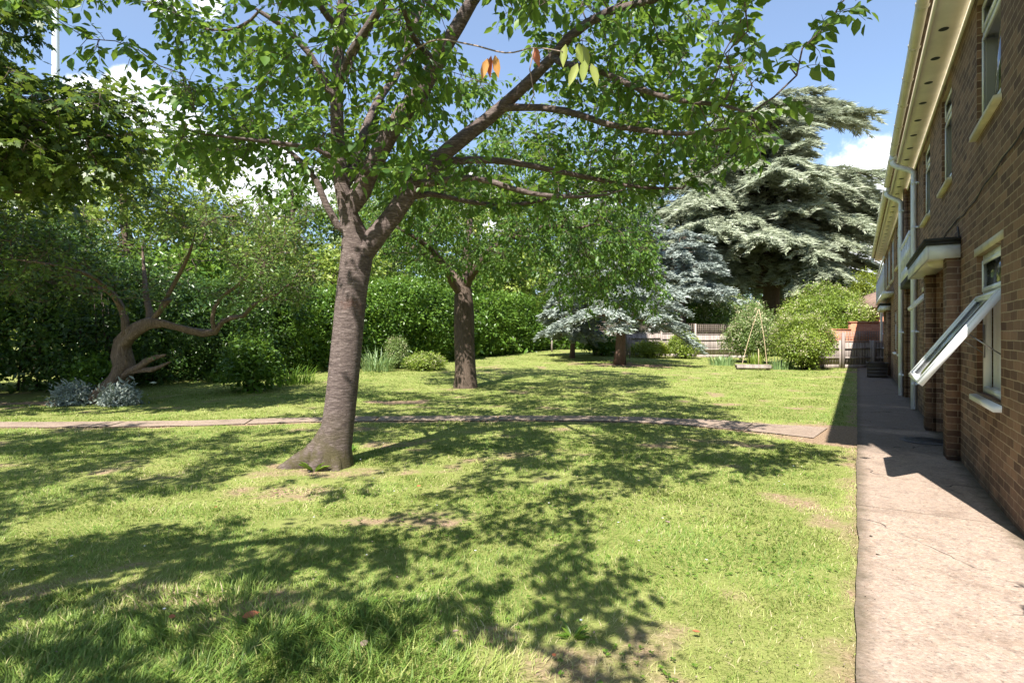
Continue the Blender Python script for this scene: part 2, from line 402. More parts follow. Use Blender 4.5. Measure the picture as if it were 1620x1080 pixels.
def concrete_mat(name, base, warm, stains=True):
    m, N, L, b = mat_new(name)
    p = geo_pos(N)
    vo = N.new('ShaderNodeTexVoronoi'); vo.inputs['Scale'].default_value = 62; L.new(p, vo.inputs['Vector'])
    vo2 = N.new('ShaderNodeTexVoronoi'); vo2.inputs['Scale'].default_value = 130; L.new(p, vo2.inputs['Vector'])
    sp = ramp(N, L, vo.outputs['Color'], [(.0, (.30, .17, .10)), (.25, base), (.55, warm), (.8, (.46, .39, .31)), (1, (.22, .20, .18))])
    sp2 = ramp(N, L, vo2.outputs['Color'], [(.0, tuple(x * .6 for x in base)), (.4, base), (1, tuple(min(1, x * 1.25) for x in base))])
    c = mixc(N, L, .68, sp2, sp)
    vo3 = N.new('ShaderNodeTexVoronoi'); vo3.inputs['Scale'].default_value = 27; L.new(p, vo3.inputs['Vector'])
    c = mixc(N, L, .42, c, ramp(N, L, vo3.outputs['Color'], [(0, tuple(x * .45 for x in base)), (.3, base), (.7, warm), (1, tuple(min(1, x * 1.5) for x in base))]))
    big = noise(N, L, p, .9, 6, .6)
    c = mixc(N, L, rng_map(N, L, big, .35, .7, 0, .6), c, base)
    sm = noise(N, L, p, 14, 6, .75)
    c = mixc(N, L, rng_map(N, L, sm, .52, .74, 0, .7), c, tuple(x * .42 for x in base))
    st1 = noise(N, L, p, 2.1, 7, .72, .6)
    c = mixc(N, L, rng_map(N, L, st1, .50, .70, 0, .6), c, tuple(x * q for x, q in zip(base, (.50, .46, .42))))
    c = mixc(N, L, rng_map(N, L, noise(N, L, p, 5.5, 6, .7), .60, .72, 0, .45), c, tuple(min(1, x * 1.45) for x in base))
    pit = noise(N, L, p, 46, 4, .8)
    c = mixc(N, L, rng_map(N, L, pit, .56, .66, 0, .75), c, tuple(x * .32 for x in base))
    c = mixc(N, L, rng_map(N, L, pit, .42, .34, 0, .6), c, tuple(min(1, x * 1.7) for x in base))
    if stains:
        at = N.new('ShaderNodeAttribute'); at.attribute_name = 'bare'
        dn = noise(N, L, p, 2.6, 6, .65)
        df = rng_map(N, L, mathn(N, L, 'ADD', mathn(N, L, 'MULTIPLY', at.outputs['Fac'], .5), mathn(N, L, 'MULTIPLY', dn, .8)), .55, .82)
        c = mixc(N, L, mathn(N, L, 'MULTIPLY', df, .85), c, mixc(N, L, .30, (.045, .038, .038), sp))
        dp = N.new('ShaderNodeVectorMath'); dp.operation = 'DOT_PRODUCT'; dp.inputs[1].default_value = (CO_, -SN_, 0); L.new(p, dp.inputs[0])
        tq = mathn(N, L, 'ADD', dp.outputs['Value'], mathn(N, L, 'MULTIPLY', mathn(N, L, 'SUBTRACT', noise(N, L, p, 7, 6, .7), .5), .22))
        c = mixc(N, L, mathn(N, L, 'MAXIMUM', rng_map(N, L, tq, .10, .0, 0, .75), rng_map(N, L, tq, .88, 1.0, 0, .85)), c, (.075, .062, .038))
        vc = N.new('ShaderNodeTexVoronoi'); vc.feature = 'DISTANCE_TO_EDGE'; vc.inputs['Scale'].default_value = .55
        nn = N.new('ShaderNodeTexNoise'); nn.inputs['Scale'].default_value = 5; L.new(p, nn.inputs['Vector'])
        av = N.new('ShaderNodeVectorMath'); av.operation = 'MULTIPLY_ADD'; av.inputs[1].default_value = (.35, .35, 0); L.new(nn.outputs['Color'], av.inputs[0]); L.new(p, av.inputs[2]); L.new(av.outputs[0], vc.inputs['Vector'])
        cf = mathn(N, L, 'MULTIPLY', rng_map(N, L, vc.outputs['Distance'], .008, .002), rng_map(N, L, noise(N, L, p, 1.3, 3), .5, .58))
        c = mixc(N, L, cf, c, (.05, .04, .035))
    L.new(c, b.inputs['Base Color']); b.inputs['Roughness'].default_value = .85; b.inputs['Specular IOR Level'].default_value = .25
    h = mathn(N, L, 'ADD', mathn(N, L, 'MULTIPLY', vo.outputs['Distance'], -.5), sm)
    bump(N, L, b, h, .006, .7)
    return m
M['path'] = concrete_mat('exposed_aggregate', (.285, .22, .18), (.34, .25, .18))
M['path2'] = concrete_mat('old_concrete', (.25, .19, .15), (.30, .22, .165), False)

def ground_mat():
    m, N, L, b = mat_new('soil_and_thatch')
    p = geo_pos(N)
    n1 = noise(N, L, p, .8, 5); n2 = noise(N, L, p, 35, 6, .7); n3 = noise(N, L, p, 4, 5, .6)
    at = N.new('ShaderNodeAttribute'); at.attribute_name = 'bare'
    g = ramp(N, L, n3, [(.3, (.165, .20, .05)), (.7, (.25, .27, .085))])
    g = mixc(N, L, rng_map(N, L, n2, .4, .7, 0, .5), g, (.22, .20, .085))
    s = ramp(N, L, n2, [(.3, (.13, .085, .055)), (.55, (.30, .21, .14)), (.75, (.38, .30, .22))])
    f = rng_map(N, L, mathn(N, L, 'ADD', at.outputs['Fac'], mathn(N, L, 'MULTIPLY', mathn(N, L, 'SUBTRACT', n3, .5), .8)), .35, .65)
    L.new(mixc(N, L, f, g, s), b.inputs['Base Color']); b.inputs['Roughness'].default_value = .95; b.inputs['Specular IOR Level'].default_value = .1
    bump(N, L, b, n2, .02, .8)
    return m
M['ground'] = ground_mat()

def grass_mat():
    m, N, L, b = mat_new('grass_blade')
    at = N.new('ShaderNodeAttribute'); at.attribute_name = 'tint'
    g = ramp(N, L, at.outputs['Fac'], [(.0, (.070, .140, .024)), (.35, (.165, .250, .046)), (.62, (.285, .345, .085)), (.82, (.44, .41, .18)), (1, (.54, .45, .28))])
    L.new(g, b.inputs['Base Color']); b.inputs['Roughness'].default_value = .5; b.inputs['Specular IOR Level'].default_value = .3
    tr = N.new('ShaderNodeBsdfTranslucent'); L.new(mixc(N, L, .3, g, (.36, .46, .09)), tr.inputs[0])
    mx = N.new('ShaderNodeMixShader'); mx.inputs[0].default_value = .35; L.new(b.outputs[0], mx.inputs[1]); L.new(tr.outputs[0], mx.inputs[2])
    L.new(mx.outputs[0], N['Material Output'].inputs[0]); return m
M['grass'] = grass_mat()

# ================================================================== GROUND
GP = np.array([(-16, 9.0), (-12, 9.05), (-8.3, 9.1), (-5.7, 9.28), (-3.4, 9.68), (-.6, 9.9), (1.2, 9.82), (2.4, 9.62), (3.3, 9.25), (4.1, 8.75), (4.75, 8.25), (5.3, 7.85)])
GW = np.array([.28, .28, .28, .28, .27, .27, .27, .30, .38, .45, .62, .8])
def gp_dist(X, Y):
    X = np.asarray(X, float); Y = np.asarray(Y, float)
    best = np.full(X.shape, 1e9)
    for i in range(len(GP) - 1):
        a, b = GP[i], GP[i + 1]; d = b - a; q = np.clip(((X - a[0]) * d[0] + (Y - a[1]) * d[1]) / (d @ d), 0, 1)
        w = GW[i] + (GW[i + 1] - GW[i]) * q
        best = np.minimum(best, np.hypot(X - a[0] - q * d[0], Y - a[1] - q * d[1]) - w)
    return best
BLOBS = [(-0.85, 5.95, .40, .16), (-0.45, 5.35, .4, .15), (-1.35, 3.85, .28, .2), (-1.3, 3.0, .3, .14), (-1.15, 4.4, .2, .1), (-.1, 2.75, .16, .07),
         (-2.0, 5.9, .85, .32), (5.2, 25.4, 2.6, .9), (13.3, 22.2, 1.0, .5), (-10.2, 12.0, 1.6, .5), (.35, 3.9, .16, .08), (-2.5, 12.2, 1.0, .3), (-.6, 4.6, .3, .1)]
def bare(X, Y):
    X = np.asarray(X, float); Y = np.asarray(Y, float)
    n = fnoise(X * 2.3, Y * 2.3, 3)
    v = 0.58 * sstep(.54, .78, fnoise(X * 1.6 + 5, Y * 1.6 + 3, 4))
    for bx_, by_, rx, ry in BLOBS:
        v = np.maximum(v, 1 - sstep(.35, 1.35, np.hypot((X - bx_) / rx, (Y - by_) / ry) + (n - .5) * 2.2) ** 1.0 * 1.0) if rx > .9 else np.maximum(v, .55 * (1 - sstep(.2, 1.5, np.hypot((X - bx_) / rx, (Y - by_) / ry) + (n - .5) * 2.4)))
    s, t = to_s(X, Y), to_t(X, Y)
    v = np.maximum(v, .55 * sstep(-.32, -.02, t + (n - .5) * .35))
    g = gp_dist(X, Y)
    v = np.maximum(v, .85 * (1 - sstep(.0, .16, g + (n - .5) * .22)))
    v = np.maximum(v, (1 - sstep(.15, .6, g)) * sstep(-1.6, -.4, t) * .95)
    return v
def lin(*segs):
    o = []
    for a, b, st_ in segs: o += list(np.arange(a, b, st_))
    return np.array(sorted(set(np.round(o, 4))))
gx = lin((-900, -100, 100), (-100, -30, 10), (-30, -12, 1), (-12, 8, .12), (8, 30, .8), (30, 100, 10), (100, 901, 100))
gy = lin((-200, -20, 30), (-20, 1, 1.5), (1, 12, .1), (12, 30, .35), (30, 60, 1.5), (60, 160, 20), (160, 1601, 160))
GX, GY = np.meshgrid(gx, gy, indexing='ij')
GZ = terrain(GX, GY)
GZ = GZ + .02 * (fnoise(GX * 3, GY * 3) - .5) * sstep(.02, .3, -to_t(GX, GY)) * (np.abs(GX) < 14)
nx, ny = len(gx), len(gy)
idx = np.arange(nx * ny).reshape(nx, ny)
Q = np.stack([idx[:-1, :-1], idx[1:, :-1], idx[1:, 1:], idx[:-1, 1:]], -1).reshape(-1, 4)
tag(mk('ground', np.stack([GX, GY, GZ], -1).reshape(-1, 3), [Q], M['ground'], smooth=True, bare=bare(GX, GY).ravel()), kind='structure')

# footpath along the building, in slabs with open joints
mb_V = []; mb_Q = []; bareA = []; off = 0
cuts = [-6, -1.2, 2.2, 5.6, 8.05, 10.45, 13.9, 17.2, 20.6, 24.1, 27.6, 30.5]
prng = np.random.default_rng(3)
for a, b in zip(cuts[:-1], cuts[1:]):
    ss = np.linspace(a + .006, b - .006, int((b - a) / .12) + 2); ts_ = np.linspace(0, 1, 12)
    S, Tq = np.meshgrid(ss, ts_, indexing='ij')
    edge = .024 * (fnoise(S * 1.1, S * 0, 3) - .5) + .010 * (vnoise(S * 6, S * 0) - .5)
    right = 1.03 + (S > 8.4) * .0
    Tt = edge + (1.9 - edge) * Tq
    P = SN * S + CO * Tt; Yp = CO * S - SN * Tt
    z = .022 + prng.uniform(-.003, .003) + terrain(P, Yp) * 0
    V = np.stack([P, Yp, np.full(P.shape, z)], -1); n0, n1 = S.shape
    ii = np.arange(n0 * n1).reshape(n0, n1) + off
    mb_V.append(V.reshape(-1, 3)); mb_Q.append(np.stack([ii[:-1, :-1], ii[:-1, 1:], ii[1:, 1:], ii[1:, :-1]], -1).reshape(-1, 4)); off += n0 * n1
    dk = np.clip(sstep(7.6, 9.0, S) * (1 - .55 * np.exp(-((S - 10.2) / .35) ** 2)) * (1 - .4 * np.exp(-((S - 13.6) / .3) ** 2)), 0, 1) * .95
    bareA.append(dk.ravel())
    # skirt
    k = off; L_ = np.concatenate([V[0, :, :], V[:, -1, :], V[::-1, 0, :][:0]]) 
    sk = np.concatenate([V[:, 0, :], V[:, 0, :] - np.array((0, 0, .12))]); m_ = n0
    mb_V.append(sk); j = np.arange(m_ - 1) + off; mb_Q.append(np.stack([j, j + 1, j + 1 + m_, j + m_], -1)); bareA.append(np.full(2 * m_, .3)); off += 2 * m_
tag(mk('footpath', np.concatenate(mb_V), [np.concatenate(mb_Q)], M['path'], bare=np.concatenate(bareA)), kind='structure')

# narrow garden path crossing the lawn
def smooth_line(P, W, n=12):
    tq = np.arange(len(P)); u = np.linspace(0, len(P) - 1, (len(P) - 1) * n + 1)
    def cr(v):
        i = np.clip(u.astype(int), 0, len(P) - 2); f = u - i
        g = lambda k: v[np.clip(k, 0, len(P) - 1)]
        p0, p1, p2, p3 = g(i - 1), g(i), g(i + 1), g(i + 2)
        if v.ndim > 1: f = f[:, None]
        return .5 * (2 * p1 + (p2 - p0) * f + (2 * p0 - 5 * p1 + 4 * p2 - p3) * f ** 2 + (3 * p1 - p0 - 3 * p2 + p3) * f ** 3)
    return cr(P), cr(W)
C_, W_ = smooth_line(GP, GW, 60)
keep = to_t(C_[:, 0], C_[:, 1]) < -.45
C_, W_ = C_[keep], W_[keep]
Tn = np.gradient(C_, axis=0); Tn /= np.linalg.norm(Tn, axis=1)[:, None]; Nn = np.stack([-Tn[:, 1], Tn[:, 0]], 1)
W_ = W_[:, None] * np.array([-1, -.6, -.2, .2, .6, 1])[None]
W_[:, 0] += .06 * (fnoise(C_[:, 0] * 3, C_[:, 0] * 0, 3) - .5); W_[:, -1] += .06 * (fnoise(C_[:, 0] * 3 + 9, C_[:, 0] * 0, 3) - .5)
arc = np.concatenate([[0], np.cumsum(np.linalg.norm(np.diff(C_, axis=0), axis=1))])
Vp = C_[:, None, :] + W_[..., None] * Nn[:, None]
Zp = terrain(Vp[..., 0], Vp[..., 1]) + .016
V3 = np.concatenate([Vp, Zp[..., None]], -1)
k0, k1 = V3.shape[:2]; ii = np.arange(k0 * k1).reshape(k0, k1)
seg = ((arc + 1.0) / 2.1).astype(int); same = seg[:-1] == seg[1:]
Qp = np.stack([ii[:-1, :-1], ii[1:, :-1], ii[1:, 1:], ii[:-1, 1:]], -1)[same].reshape(-1, 4)
tag(mk('garden_path', V3.reshape(-1, 3), [Qp], M['path2']), kind='structure')

# grass
def grass_mesh():
    P = []
    g = np.random.default_rng(11)
    for y0, y1 in [(1.7, 2.6), (2.6, 3.3), (3.3, 4.2), (4.2, 5.5), (5.5, 7.5), (7.5, 10), (10, 14), (14, 20), (20, 28), (28, 38)]:
        ym = (y0 + y1) / 2; dens = 7600 if ym < 4 else max(110, 7600 * (4 / ym) ** 1.9)
        x0, x1 = -(y1 * .93 + 1.2), min(y1 * .93 + 1, 16)
        n = int(dens * (x1 - x0) * (y1 - y0))
        P.append(np.stack([g.uniform(x0, x1, n), g.uniform(y0, y1, n)], 1))
    P = np.concatenate(P); X, Y = P[:, 0], P[:, 1]
    s, t = to_s(X, Y), to_t(X, Y); b = bare(X, Y); gd = gp_dist(X, Y)
    hx = np.interp(Y, [9, 12, 16.5, 22.5, 30, 36, 40], [-15.5, -11.2, -9.8, -4.9, -.9, 2.2, 5])
    ok = (t < .012 + .05 * (vnoise(s * 9, s * 0) - .5)) & (gd > -.035 + .05 * (vnoise(X * 13, Y * 13) - .5)) & (X > hx) & ~((Y > 24.9) & (X > 12.5)) & (Y < 31.6 + 0 * X + (X < 3) * 10)
    ok &= g.random(len(X)) > np.clip((b - .15) * 1.08, 0, .93)
    X, Y, b, t = X[ok], Y[ok], b[ok], t[ok]; n = len(X)
    Z = terrain(X, Y) - .012
    cl = fnoise(X * 3.2, Y * 3.2, 3); cl2 = vnoise(X * 11 + 3, Y * 11)
    longz = sstep(3.5, 2.75, Y + (fnoise(X * 2, Y * 2) - .5) * .9) * sstep(.4, -.6, X)
    edge = 1 - sstep(.02, .12, np.minimum(-t, gp_dist(X, Y)))
    H_ = (.015 + .021 * g.random(n)) * (.55 + .95 * cl) * (1 + .35 * cl2) * (1 - .45 * np.clip(b, 0, 1)) + longz * (.012 + .045 * g.random(n) ** 1.5) * cl * 1.5 + edge * .012 * g.random(n)
    
    Wd = .0018 * np.clip(Y / 3.0, 1, 9) ** .9 * (.7 + .7 * g.random(n)) * (1 + longz * .7)
    az_ = g.uniform(0, 2 * math.pi, n) + 0; pref = fnoise(X * 1.5 + 9, Y * 1.5, 2) * 12
    az_ = np.where(g.random(n) < .45, pref + g.normal(0, .5, n), az_)
    lean = g.uniform(.3, 1.7, n) * H_
    d = np.stack([np.cos(az_), np.sin(az_), 0 * az_], 1); w = np.stack([-np.sin(az_ + g.normal(0, .5, n)), np.cos(az_), 0 * az_], 1)
    base = np.stack([X, Y, Z], 1); up = np.array((0, 0, 1.))
    mid = base + d * (lean * .35)[:, None] + up * (H_ * .62)[:, None]; tip = base + d * lean[:, None] + up * H_[:, None]
    w = w * Wd[:, None]
    V = np.stack([base - w, base + w, mid - w * .75, mid + w * .75, tip], 1).reshape(-1, 3)
    o = np.arange(n)[:, None] * 5
    far = sstep(4, 16, Y); tint = .20 + (.36 - .20 * far) * g.random(n) + .08 * far + .55 * (fnoise(X * .8, Y * .8, 3) - .4) + .22 * (fnoise(X * 4, Y * 4, 2) - .5) + .50 * b + .06 * far - .16 * longz
    tint = np.where(g.random(n) < .13 * (1 - .75 * far), tint + .40, tint)
    tag(mk('grass', V, [o + np.array([[0, 1, 3, 2]]), o + np.array([[2, 3, 4]])], M['grass'], tint=np.repeat(np.clip(tint, 0, 1), 5)), kind='stuff')
grass_mesh()

# ================================================================== BUILDING
WT = 1.01            # wall face
def empty_b(name, s, t, h, label=None, cat=None, group=None):
    p = st(s, t, h); return empty(name, p, label, cat, group, BROT)
# local frame of the building: x = s, y = -t
bl = empty('apartment_block', (0, 0, 0), 'long two storey brown brick apartment block receding along the footpath', 'building', rz=BROT)
def B(mb, s0, s1, t0, t1, h0, h1): mb.box(s0, s1, -t1, -t0, h0, h1)
HT = 4.86            # soffit
def wall_sheet(name, s0, s1, h0, h1, tf, holes, depth=.12, mat='brick', parent=bl):
    ss = sorted({s0, s1, *[q for o in holes for q in o[:2]]}); hs = sorted({h0, h1, *[q for o in holes for q in o[2:4]]})
    V = []; Q = []
    def quad(a, b, c, d): k = len(V); V.extend([a, b, c, d]); Q.append((k, k + 1, k + 2, k + 3))
    def hole(i, j):
        if i < 0 or j < 0 or i >= len(ss) - 1 or j >= len(hs) - 1: return None
        cs, ch = (ss[i] + ss[i + 1]) / 2, (hs[j] + hs[j + 1]) / 2
        return any(o[0] < cs < o[1] and o[2] < ch < o[3] for o in holes)
    y0, y1 = -tf, -(tf + depth)
    for i in range(len(ss) - 1):
        for j in range(len(hs) - 1):
            a, b, c, d = ss[i], ss[i + 1], hs[j], hs[j + 1]
            if not hole(i, j):
                quad((a, y0, c), (b, y0, c), (b, y0, d), (a, y0, d)); quad((a, y1, c), (a, y1, d), (b, y1, d), (b, y1, c))
            else:
                if hole(i - 1, j) is False: quad((a, y0, c), (a, y0, d), (a, y1, d), (a, y1, c))
                if hole(i + 1, j) is False: quad((b, y0, c), (b, y1, c), (b, y1, d), (b, y0, d))
                if hole(i, j - 1) is False: quad((a, y0, c), (a, y1, c), (b, y1, c), (b, y0, c))
                if hole(i, j + 1) is False: quad((a, y0, d), (b, y0, d), (b, y1, d), (a, y1, d))
    for a in (s0, s1): quad((a, y0, h0), (a, y1, h0), (a, y1, h1), (a, y0, h1))
    return mk(name, np.array(V), [np.array(Q)], M[mat], parent)

holesA = [(6.06, 7.15, .90, 2.24), (6.06, 7.15, 3.46, 4.72), (8.90, 9.86, 3.46, 4.72), (11.35, 12.4, 3.46, 4.72), (11.55, 12.5, .98, 2.24), (8.5, 10.5, -.05, 2.38)]
wall_sheet('wall', 5.16, 13.5, -.05, HT, WT, holesA)
holesB = [(16.9, 17.9, 3.46, 4.72), (19.3, 20.6, 3.46, 4.72), (22.0, 23.6, 3.3, 4.72), (24.6, 26.4, 3.3, 4.72), (27.3, 29.0, 3.3, 4.72),
          (18.3, 19.3, .95, 2.24), (20.6, 21.6, .95, 2.24), (28.0, 29.6, .95, 2.24), (24.2, 26.0, -.05, 2.38)]
wall_sheet('wall', 15.9, 30.3, -.05, HT, WT, holesB)
# gable end, back and far walls, recess walls
g_ = MB()
B(g_, 5.16, 5.28, WT + .122, 9.0, -.05, HT); g_.build('gable_wall', M['brick'], bl); g_ = MB(); B(g_, 30.2, 30.3, WT + .122, 9.0, -.05, HT); g_.build('gable_wall', M['brick'], bl); g_ = MB(); B(g_, 5.16, 30.3, 9.0, 9.12, -.05, HT); g_.build('back_wall', M['brick'], bl); g_ = MB()
B(g_, 13.4, 13.5, WT + .122, 2.3, -.05, HT); g_.build('recess_wall', M['brick'], bl); g_ = MB(); B(g_, 15.9, 16.0, WT + .122, 2.3, -.05, HT)
g_.build('recess_wall', M['brick'], bl)
wall_sheet('recess_wall', 13.5, 15.9, -.05, HT, 2.2, [(13.9, 15.5, 2.75, 4.7), (13.9, 15.5, .0, 2.2)])
# porch recess lining
g_ = MB(); B(g_, 8.38, 8.5, WT + .122, 2.2, -.05, 2.5); B(g_, 10.5, 10.62, WT + .122, 2.2, -.05, 2.5); B(g_, 8.5, 10.5, 2.1, 2.2, -.05, 2.5)
g_.build('porch_wall', M['brick'], bl); g_ = MB(); B(g_, 24.08, 24.2, WT + .122, 2.2, -.05, 2.5); B(g_, 26.0, 26.12, WT + .122, 2.2, -.05, 2.5); B(g_, 24.2, 26.0, 2.1, 2.2, -.05, 2.5)
g_.build('porch_wall', M['brick'], bl)
# dark rooms behind the glass (floors, partitions)
g_ = MB(); B(g_, 5.28, 30.2, 4.4, 4.5, -.05, HT); B(g_, 5.28, 30.2, 2.25, 4.4, 2.5, 2.62)
for s_ in (8.0, 11.0, 16.3, 21.9, 27.1): B(g_, s_, s_ + .08, 2.25, 4.4, 0, 2.5); B(g_, s_, s_ + .08, WT + .13, 4.4, 2.64, HT)
g_.build('room', M['dark_room'], bl)
# piers at the porches
for s_ in (8.18, 10.52):
    g_ = MB(); B(g_, s_, s_ + .33, .885, WT - .002, -.05, 2.42); g_.build('pier', M['brick'], bl)
for s_ in (23.85, 26.02):
    g_ = MB(); B(g_, s_, s_ + .33, .885, WT - .002, -.05, 2.42); g_.build('pier', M['brick'], bl)
# first-floor pier between the balcony and the next bay
g_ = MB(); B(g_, 15.9, 16.3, .93, WT - .003, -.05, HT - .003); g_.build('pier', M['brick'], bl)
# roof
g_ = MB()
e0, e1 = 4.85, 30.7
V = [(e0, -.60, 5.02), (e0, -5, 6.7), (e0, -9.5, 5.02), (e0, -.60, 4.94), (e0, -5, 6.62), (e0, -9.5, 4.94)]
V2 = [(e1, y, z) for _, y, z in V]
g_.add(V + V2, [(0, 6, 7, 1), (1, 7, 8, 2), (3, 4, 10, 9), (4, 5, 11, 10), (0, 1, 4, 3), (1, 2, 5, 4), (6, 9, 10, 7), (7, 10, 11, 8), (0, 3, 9, 6), (2, 8, 11, 5)])
roof = g_.build('roof', M['tile'], bl)
g_ = MB(); g_.add([(5.2, -1.03, 4.9), (5.2, -5, 6.55), (5.2, -9, 4.9)], [], [(0, 2, 1)]); g_.build('gable_wall', M['brick'], bl)
g_ = MB(); g_.add([(30.2, -1.03, 4.9), (30.2, -5, 6.55), (30.2, -9, 4.9)], [], [(0, 1, 2)]); g_.build('gable_wall', M['brick'], bl)
# soffit with round vents, fascia
g_ = MB(); B(g_, e0, e1, .70, WT + .01, HT, HT + .012); B(g_, e0, e1, WT - .03, WT - .003, HT - .05, HT - .002)
sof = g_.build('soffit', M['cream'], bl)
g_ = MB(); B(g_, e0, e1, .685, .70, HT - .03, HT + .19); g_.build('fascia', M['cream'], bl)
gv = MB()
th = np.linspace(0, 2 * math.pi, 13)[:-1]
k_ = 0
for s_ in np.arange(5.5, 30, .78):
    c = [(s_ + .05 * math.cos(a), -.82 + .05 * math.sin(a), HT - .0035) for a in th]; c2 = [(s_ + .035 * math.cos(a), -.82 + .035 * math.sin(a), HT - .006) for a in th]
    vmb = MB(); n = 12; i = np.arange(n); j = (i + 1) % n
    vmb.add(c + c2, np.stack([i, j, j + n, i + n], 1)); vmb.add(c2 + [(s_, -.82, HT - .004)], None, np.stack([i, j, np.full(n, n)], 1))
    vmb.build('vent', M['black'], sof)
# gutter: half-round trough with brackets and unions, three runs
def gutter(s0, s1, drop=0.0):
    n = 9; g = MB(); ss = np.linspace(s0, s1, 30)
    ang = np.linspace(math.pi, 2 * math.pi, n)
    V = []; 
    for r_ in (.062, .057):
        for s_ in (s0, s1):
            V += [(s_, -(.598) + r_ * math.cos(a), 5.00 + drop + r_ * 1.15 * math.sin(a)) for a in ang]
    i = np.arange(n - 1)
    Q = np.concatenate([np.stack([i, i + 1, i + 1 + n, i + n], 1), np.stack([2 * n + i, 2 * n + i + n, 2 * n + i + 1 + n, 2 * n + i + 1], 1), np.stack([i, i + 2 * n, i + 1 + 2 * n, i + 1], 1), np.stack([n + i, n + i + 1, n + i + 1 + 2 * n, n + i + 2 * n], 1)])
    g.add(V, Q); g.add([V[k] for k in (0, n, 2 * n, 3 * n)], [(0, 1, 3, 2)]); g.add([V[k] for k in (n - 1, 2 * n - 1, 3 * n - 1, 4 * n - 1)], [(0, 1, 3, 2)])
    ob = g.build('gutter', M['cream'], bl)
    for s_ in np.arange(s0 + .5, s1, 1.02):
        b = MB(); a2 = np.linspace(math.pi, 2 * math.pi, 9); w = .028
        Vb = [(s_ + q, -.598 + rr * math.cos(a), 5.0 + drop + rr * 1.15 * math.sin(a)) for rr in (.070, .0625) for q in (-w, w) for a in a2]
        b.add(Vb, np.concatenate([np.stack([i, i + 1, i + 1 + n, i + n], 1), np.stack([i, i + 2 * n, i + 1 + 2 * n, i + 1], 1), np.stack([n + i, n + i + 1, n + i + 1 + 2 * n, n + i + 2 * n], 1)]))
        b.build('bracket', M['cream'], ob)
gutter(4.85, 13.22); gutter(13.30, 16.0); gutter(16.1, 30.7)
# downpipes
def downpipe(s_, t_=.93, bulge=0.0):
    g = MB()
    P = [(s_, -.598, 4.93), (s_, -.598, 4.80), (s_, -.66, 4.74), (s_, -(t_ - .06), 4.64), (s_, -t_, 4.58), (s_, -t_, 4.4), (s_, -t_, .04)]
    g.tube(P, .052, 4)
    ob = g.build('downpipe', M['pipe'], bl)
    for hh in (4.35, 3.5, 2.6, 1.5, .5):
        c = MB(); c.box(s_ - .045, s_ + .045, -t_ - .042, -t_ + .042, hh, hh + .05); c.box(s_ - .06, s_ + .06, -WT + .001, -t_ - .03, hh + .01, hh + .04)
        c.build('pipe_clip', M['pipe'], ob)
    c = MB(); c.box(s_ - .05, s_ + .05, -.655, -.54, 4.86, 4.96); c.build('gutter_outlet', M['pipe'], ob)
downpipe(13.26, .93); downpipe(16.09, .88); downpipe(30.35, .93)

def win(s0, s1, h0, h1, transom=None, mull=(), sill=True, pane='glass_dark', tf=WT + .045, fr=.055, lower=True, curtain=False, sillcol='sill'):
    f = MB(); d0, d1 = tf, tf + .06
    w0, w1, g0, g1 = s0 + .004, s1 - .004, h0 + .004, h1 - .004
    B(f, w0, w0 + fr, d0, d1, g0, g1); B(f, w1 - fr, w1, d0, d1, g0, g1); B(f, w0 + fr, w1 - fr, d0, d1, g0, g0 + fr); B(f, w0 + fr, w1 - fr, d0, d1, g1 - fr, g1)
    if transom: B(f, w0 + fr, w1 - fr, d0, d1, transom - .03, transom + .03)
    cs = [w0 + fr, *mull, w1 - fr]
    for m_ in mull: B(f, m_ - .028, m_ + .028, d0 + .001, d1 - .001, g0 + fr, g1 - fr)
    fo = f.build('window', M['upvc'], bl)
    rows = [(g0 + fr, transom - .03), (transom + .03, g1 - fr)] if transom else [(g0 + fr, g1 - fr)]
    for ri, (a, b) in enumerate(rows):
        if ri == 0 and not lower: continue
        for ci in range(len(cs) - 1):
            x0 = cs[ci] + (.028 if ci else 0); x1 = cs[ci + 1] - (.028 if ci < len(cs) - 2 else 0)
            # casement bead proud of the frame
            cbd = MB(); q = .038
            B(cbd, x0, x0 + q, d0 - .016, d0 - .001, a, b); B(cbd, x1 - q, x1, d0 - .016, d0 - .001, a, b); B(cbd, x0 + q, x1 - q, d0 - .016, d0 - .001, a, a + q); B(cbd, x0 + q, x1 - q, d0 - .016, d0 - .001, b - q, b)
            co = cbd.build('casement', M['upvc'], fo)
            p = MB(); B(p, x0 + .002, x1 - .002, d0 + .02, d0 + .028, a + .001, b - .001); p.build('pane', M[pane], fo)
    if sill:
        k = MB(); k.add([(s0 - .04, -(tf + .02), h0 - .008), (s1 + .04, -(tf + .02), h0 - .008), (s1 + .04, -(WT - .055), h0 - .028), (s0 - .04, -(WT - .055), h0 - .028),
                         (s0 - .04, -(tf + .02), h0 - .075), (s1 + .04, -(tf + .02), h0 - .075), (s1 + .04, -(WT - .055), h0 - .075), (s0 - .04, -(WT - .055), h0 - .075)],
                        [(0, 1, 2, 3), (4, 7, 6, 5), (3, 2, 6, 7), (0, 4, 5, 1), (0, 3, 7, 4), (1, 5, 6, 2)])
        k.build('sill', M[sillcol], fo)
    return fo
w_up1 = win(6.06, 7.15, 3.46, 4.72, 4.38)
win(8.90, 9.86, 3.46, 4.72, 4.38); win(11.35, 12.4, 3.46, 4.72, 4.38)
w_low = win(6.06, 7.15, .90, 2.24, 1.85, lower=False, pane='glass', sillcol='upvc')
win(11.55, 12.5, .98, 2.24, 1.85, pane='glass_dark', sillcol='upvc')
for a, b, c, d in holesB[:8]:
    ml = [a + (b - a) * q for q in ((.5,) if b - a < 1.4 else (.33, .66))]
    win(a, b, c, d, None if b - a > 1.4 else 4.38 if c > 3 else 1.85, ml if b - a > 1.2 else [], sillcol='sill' if c > 3 else 'upvc')
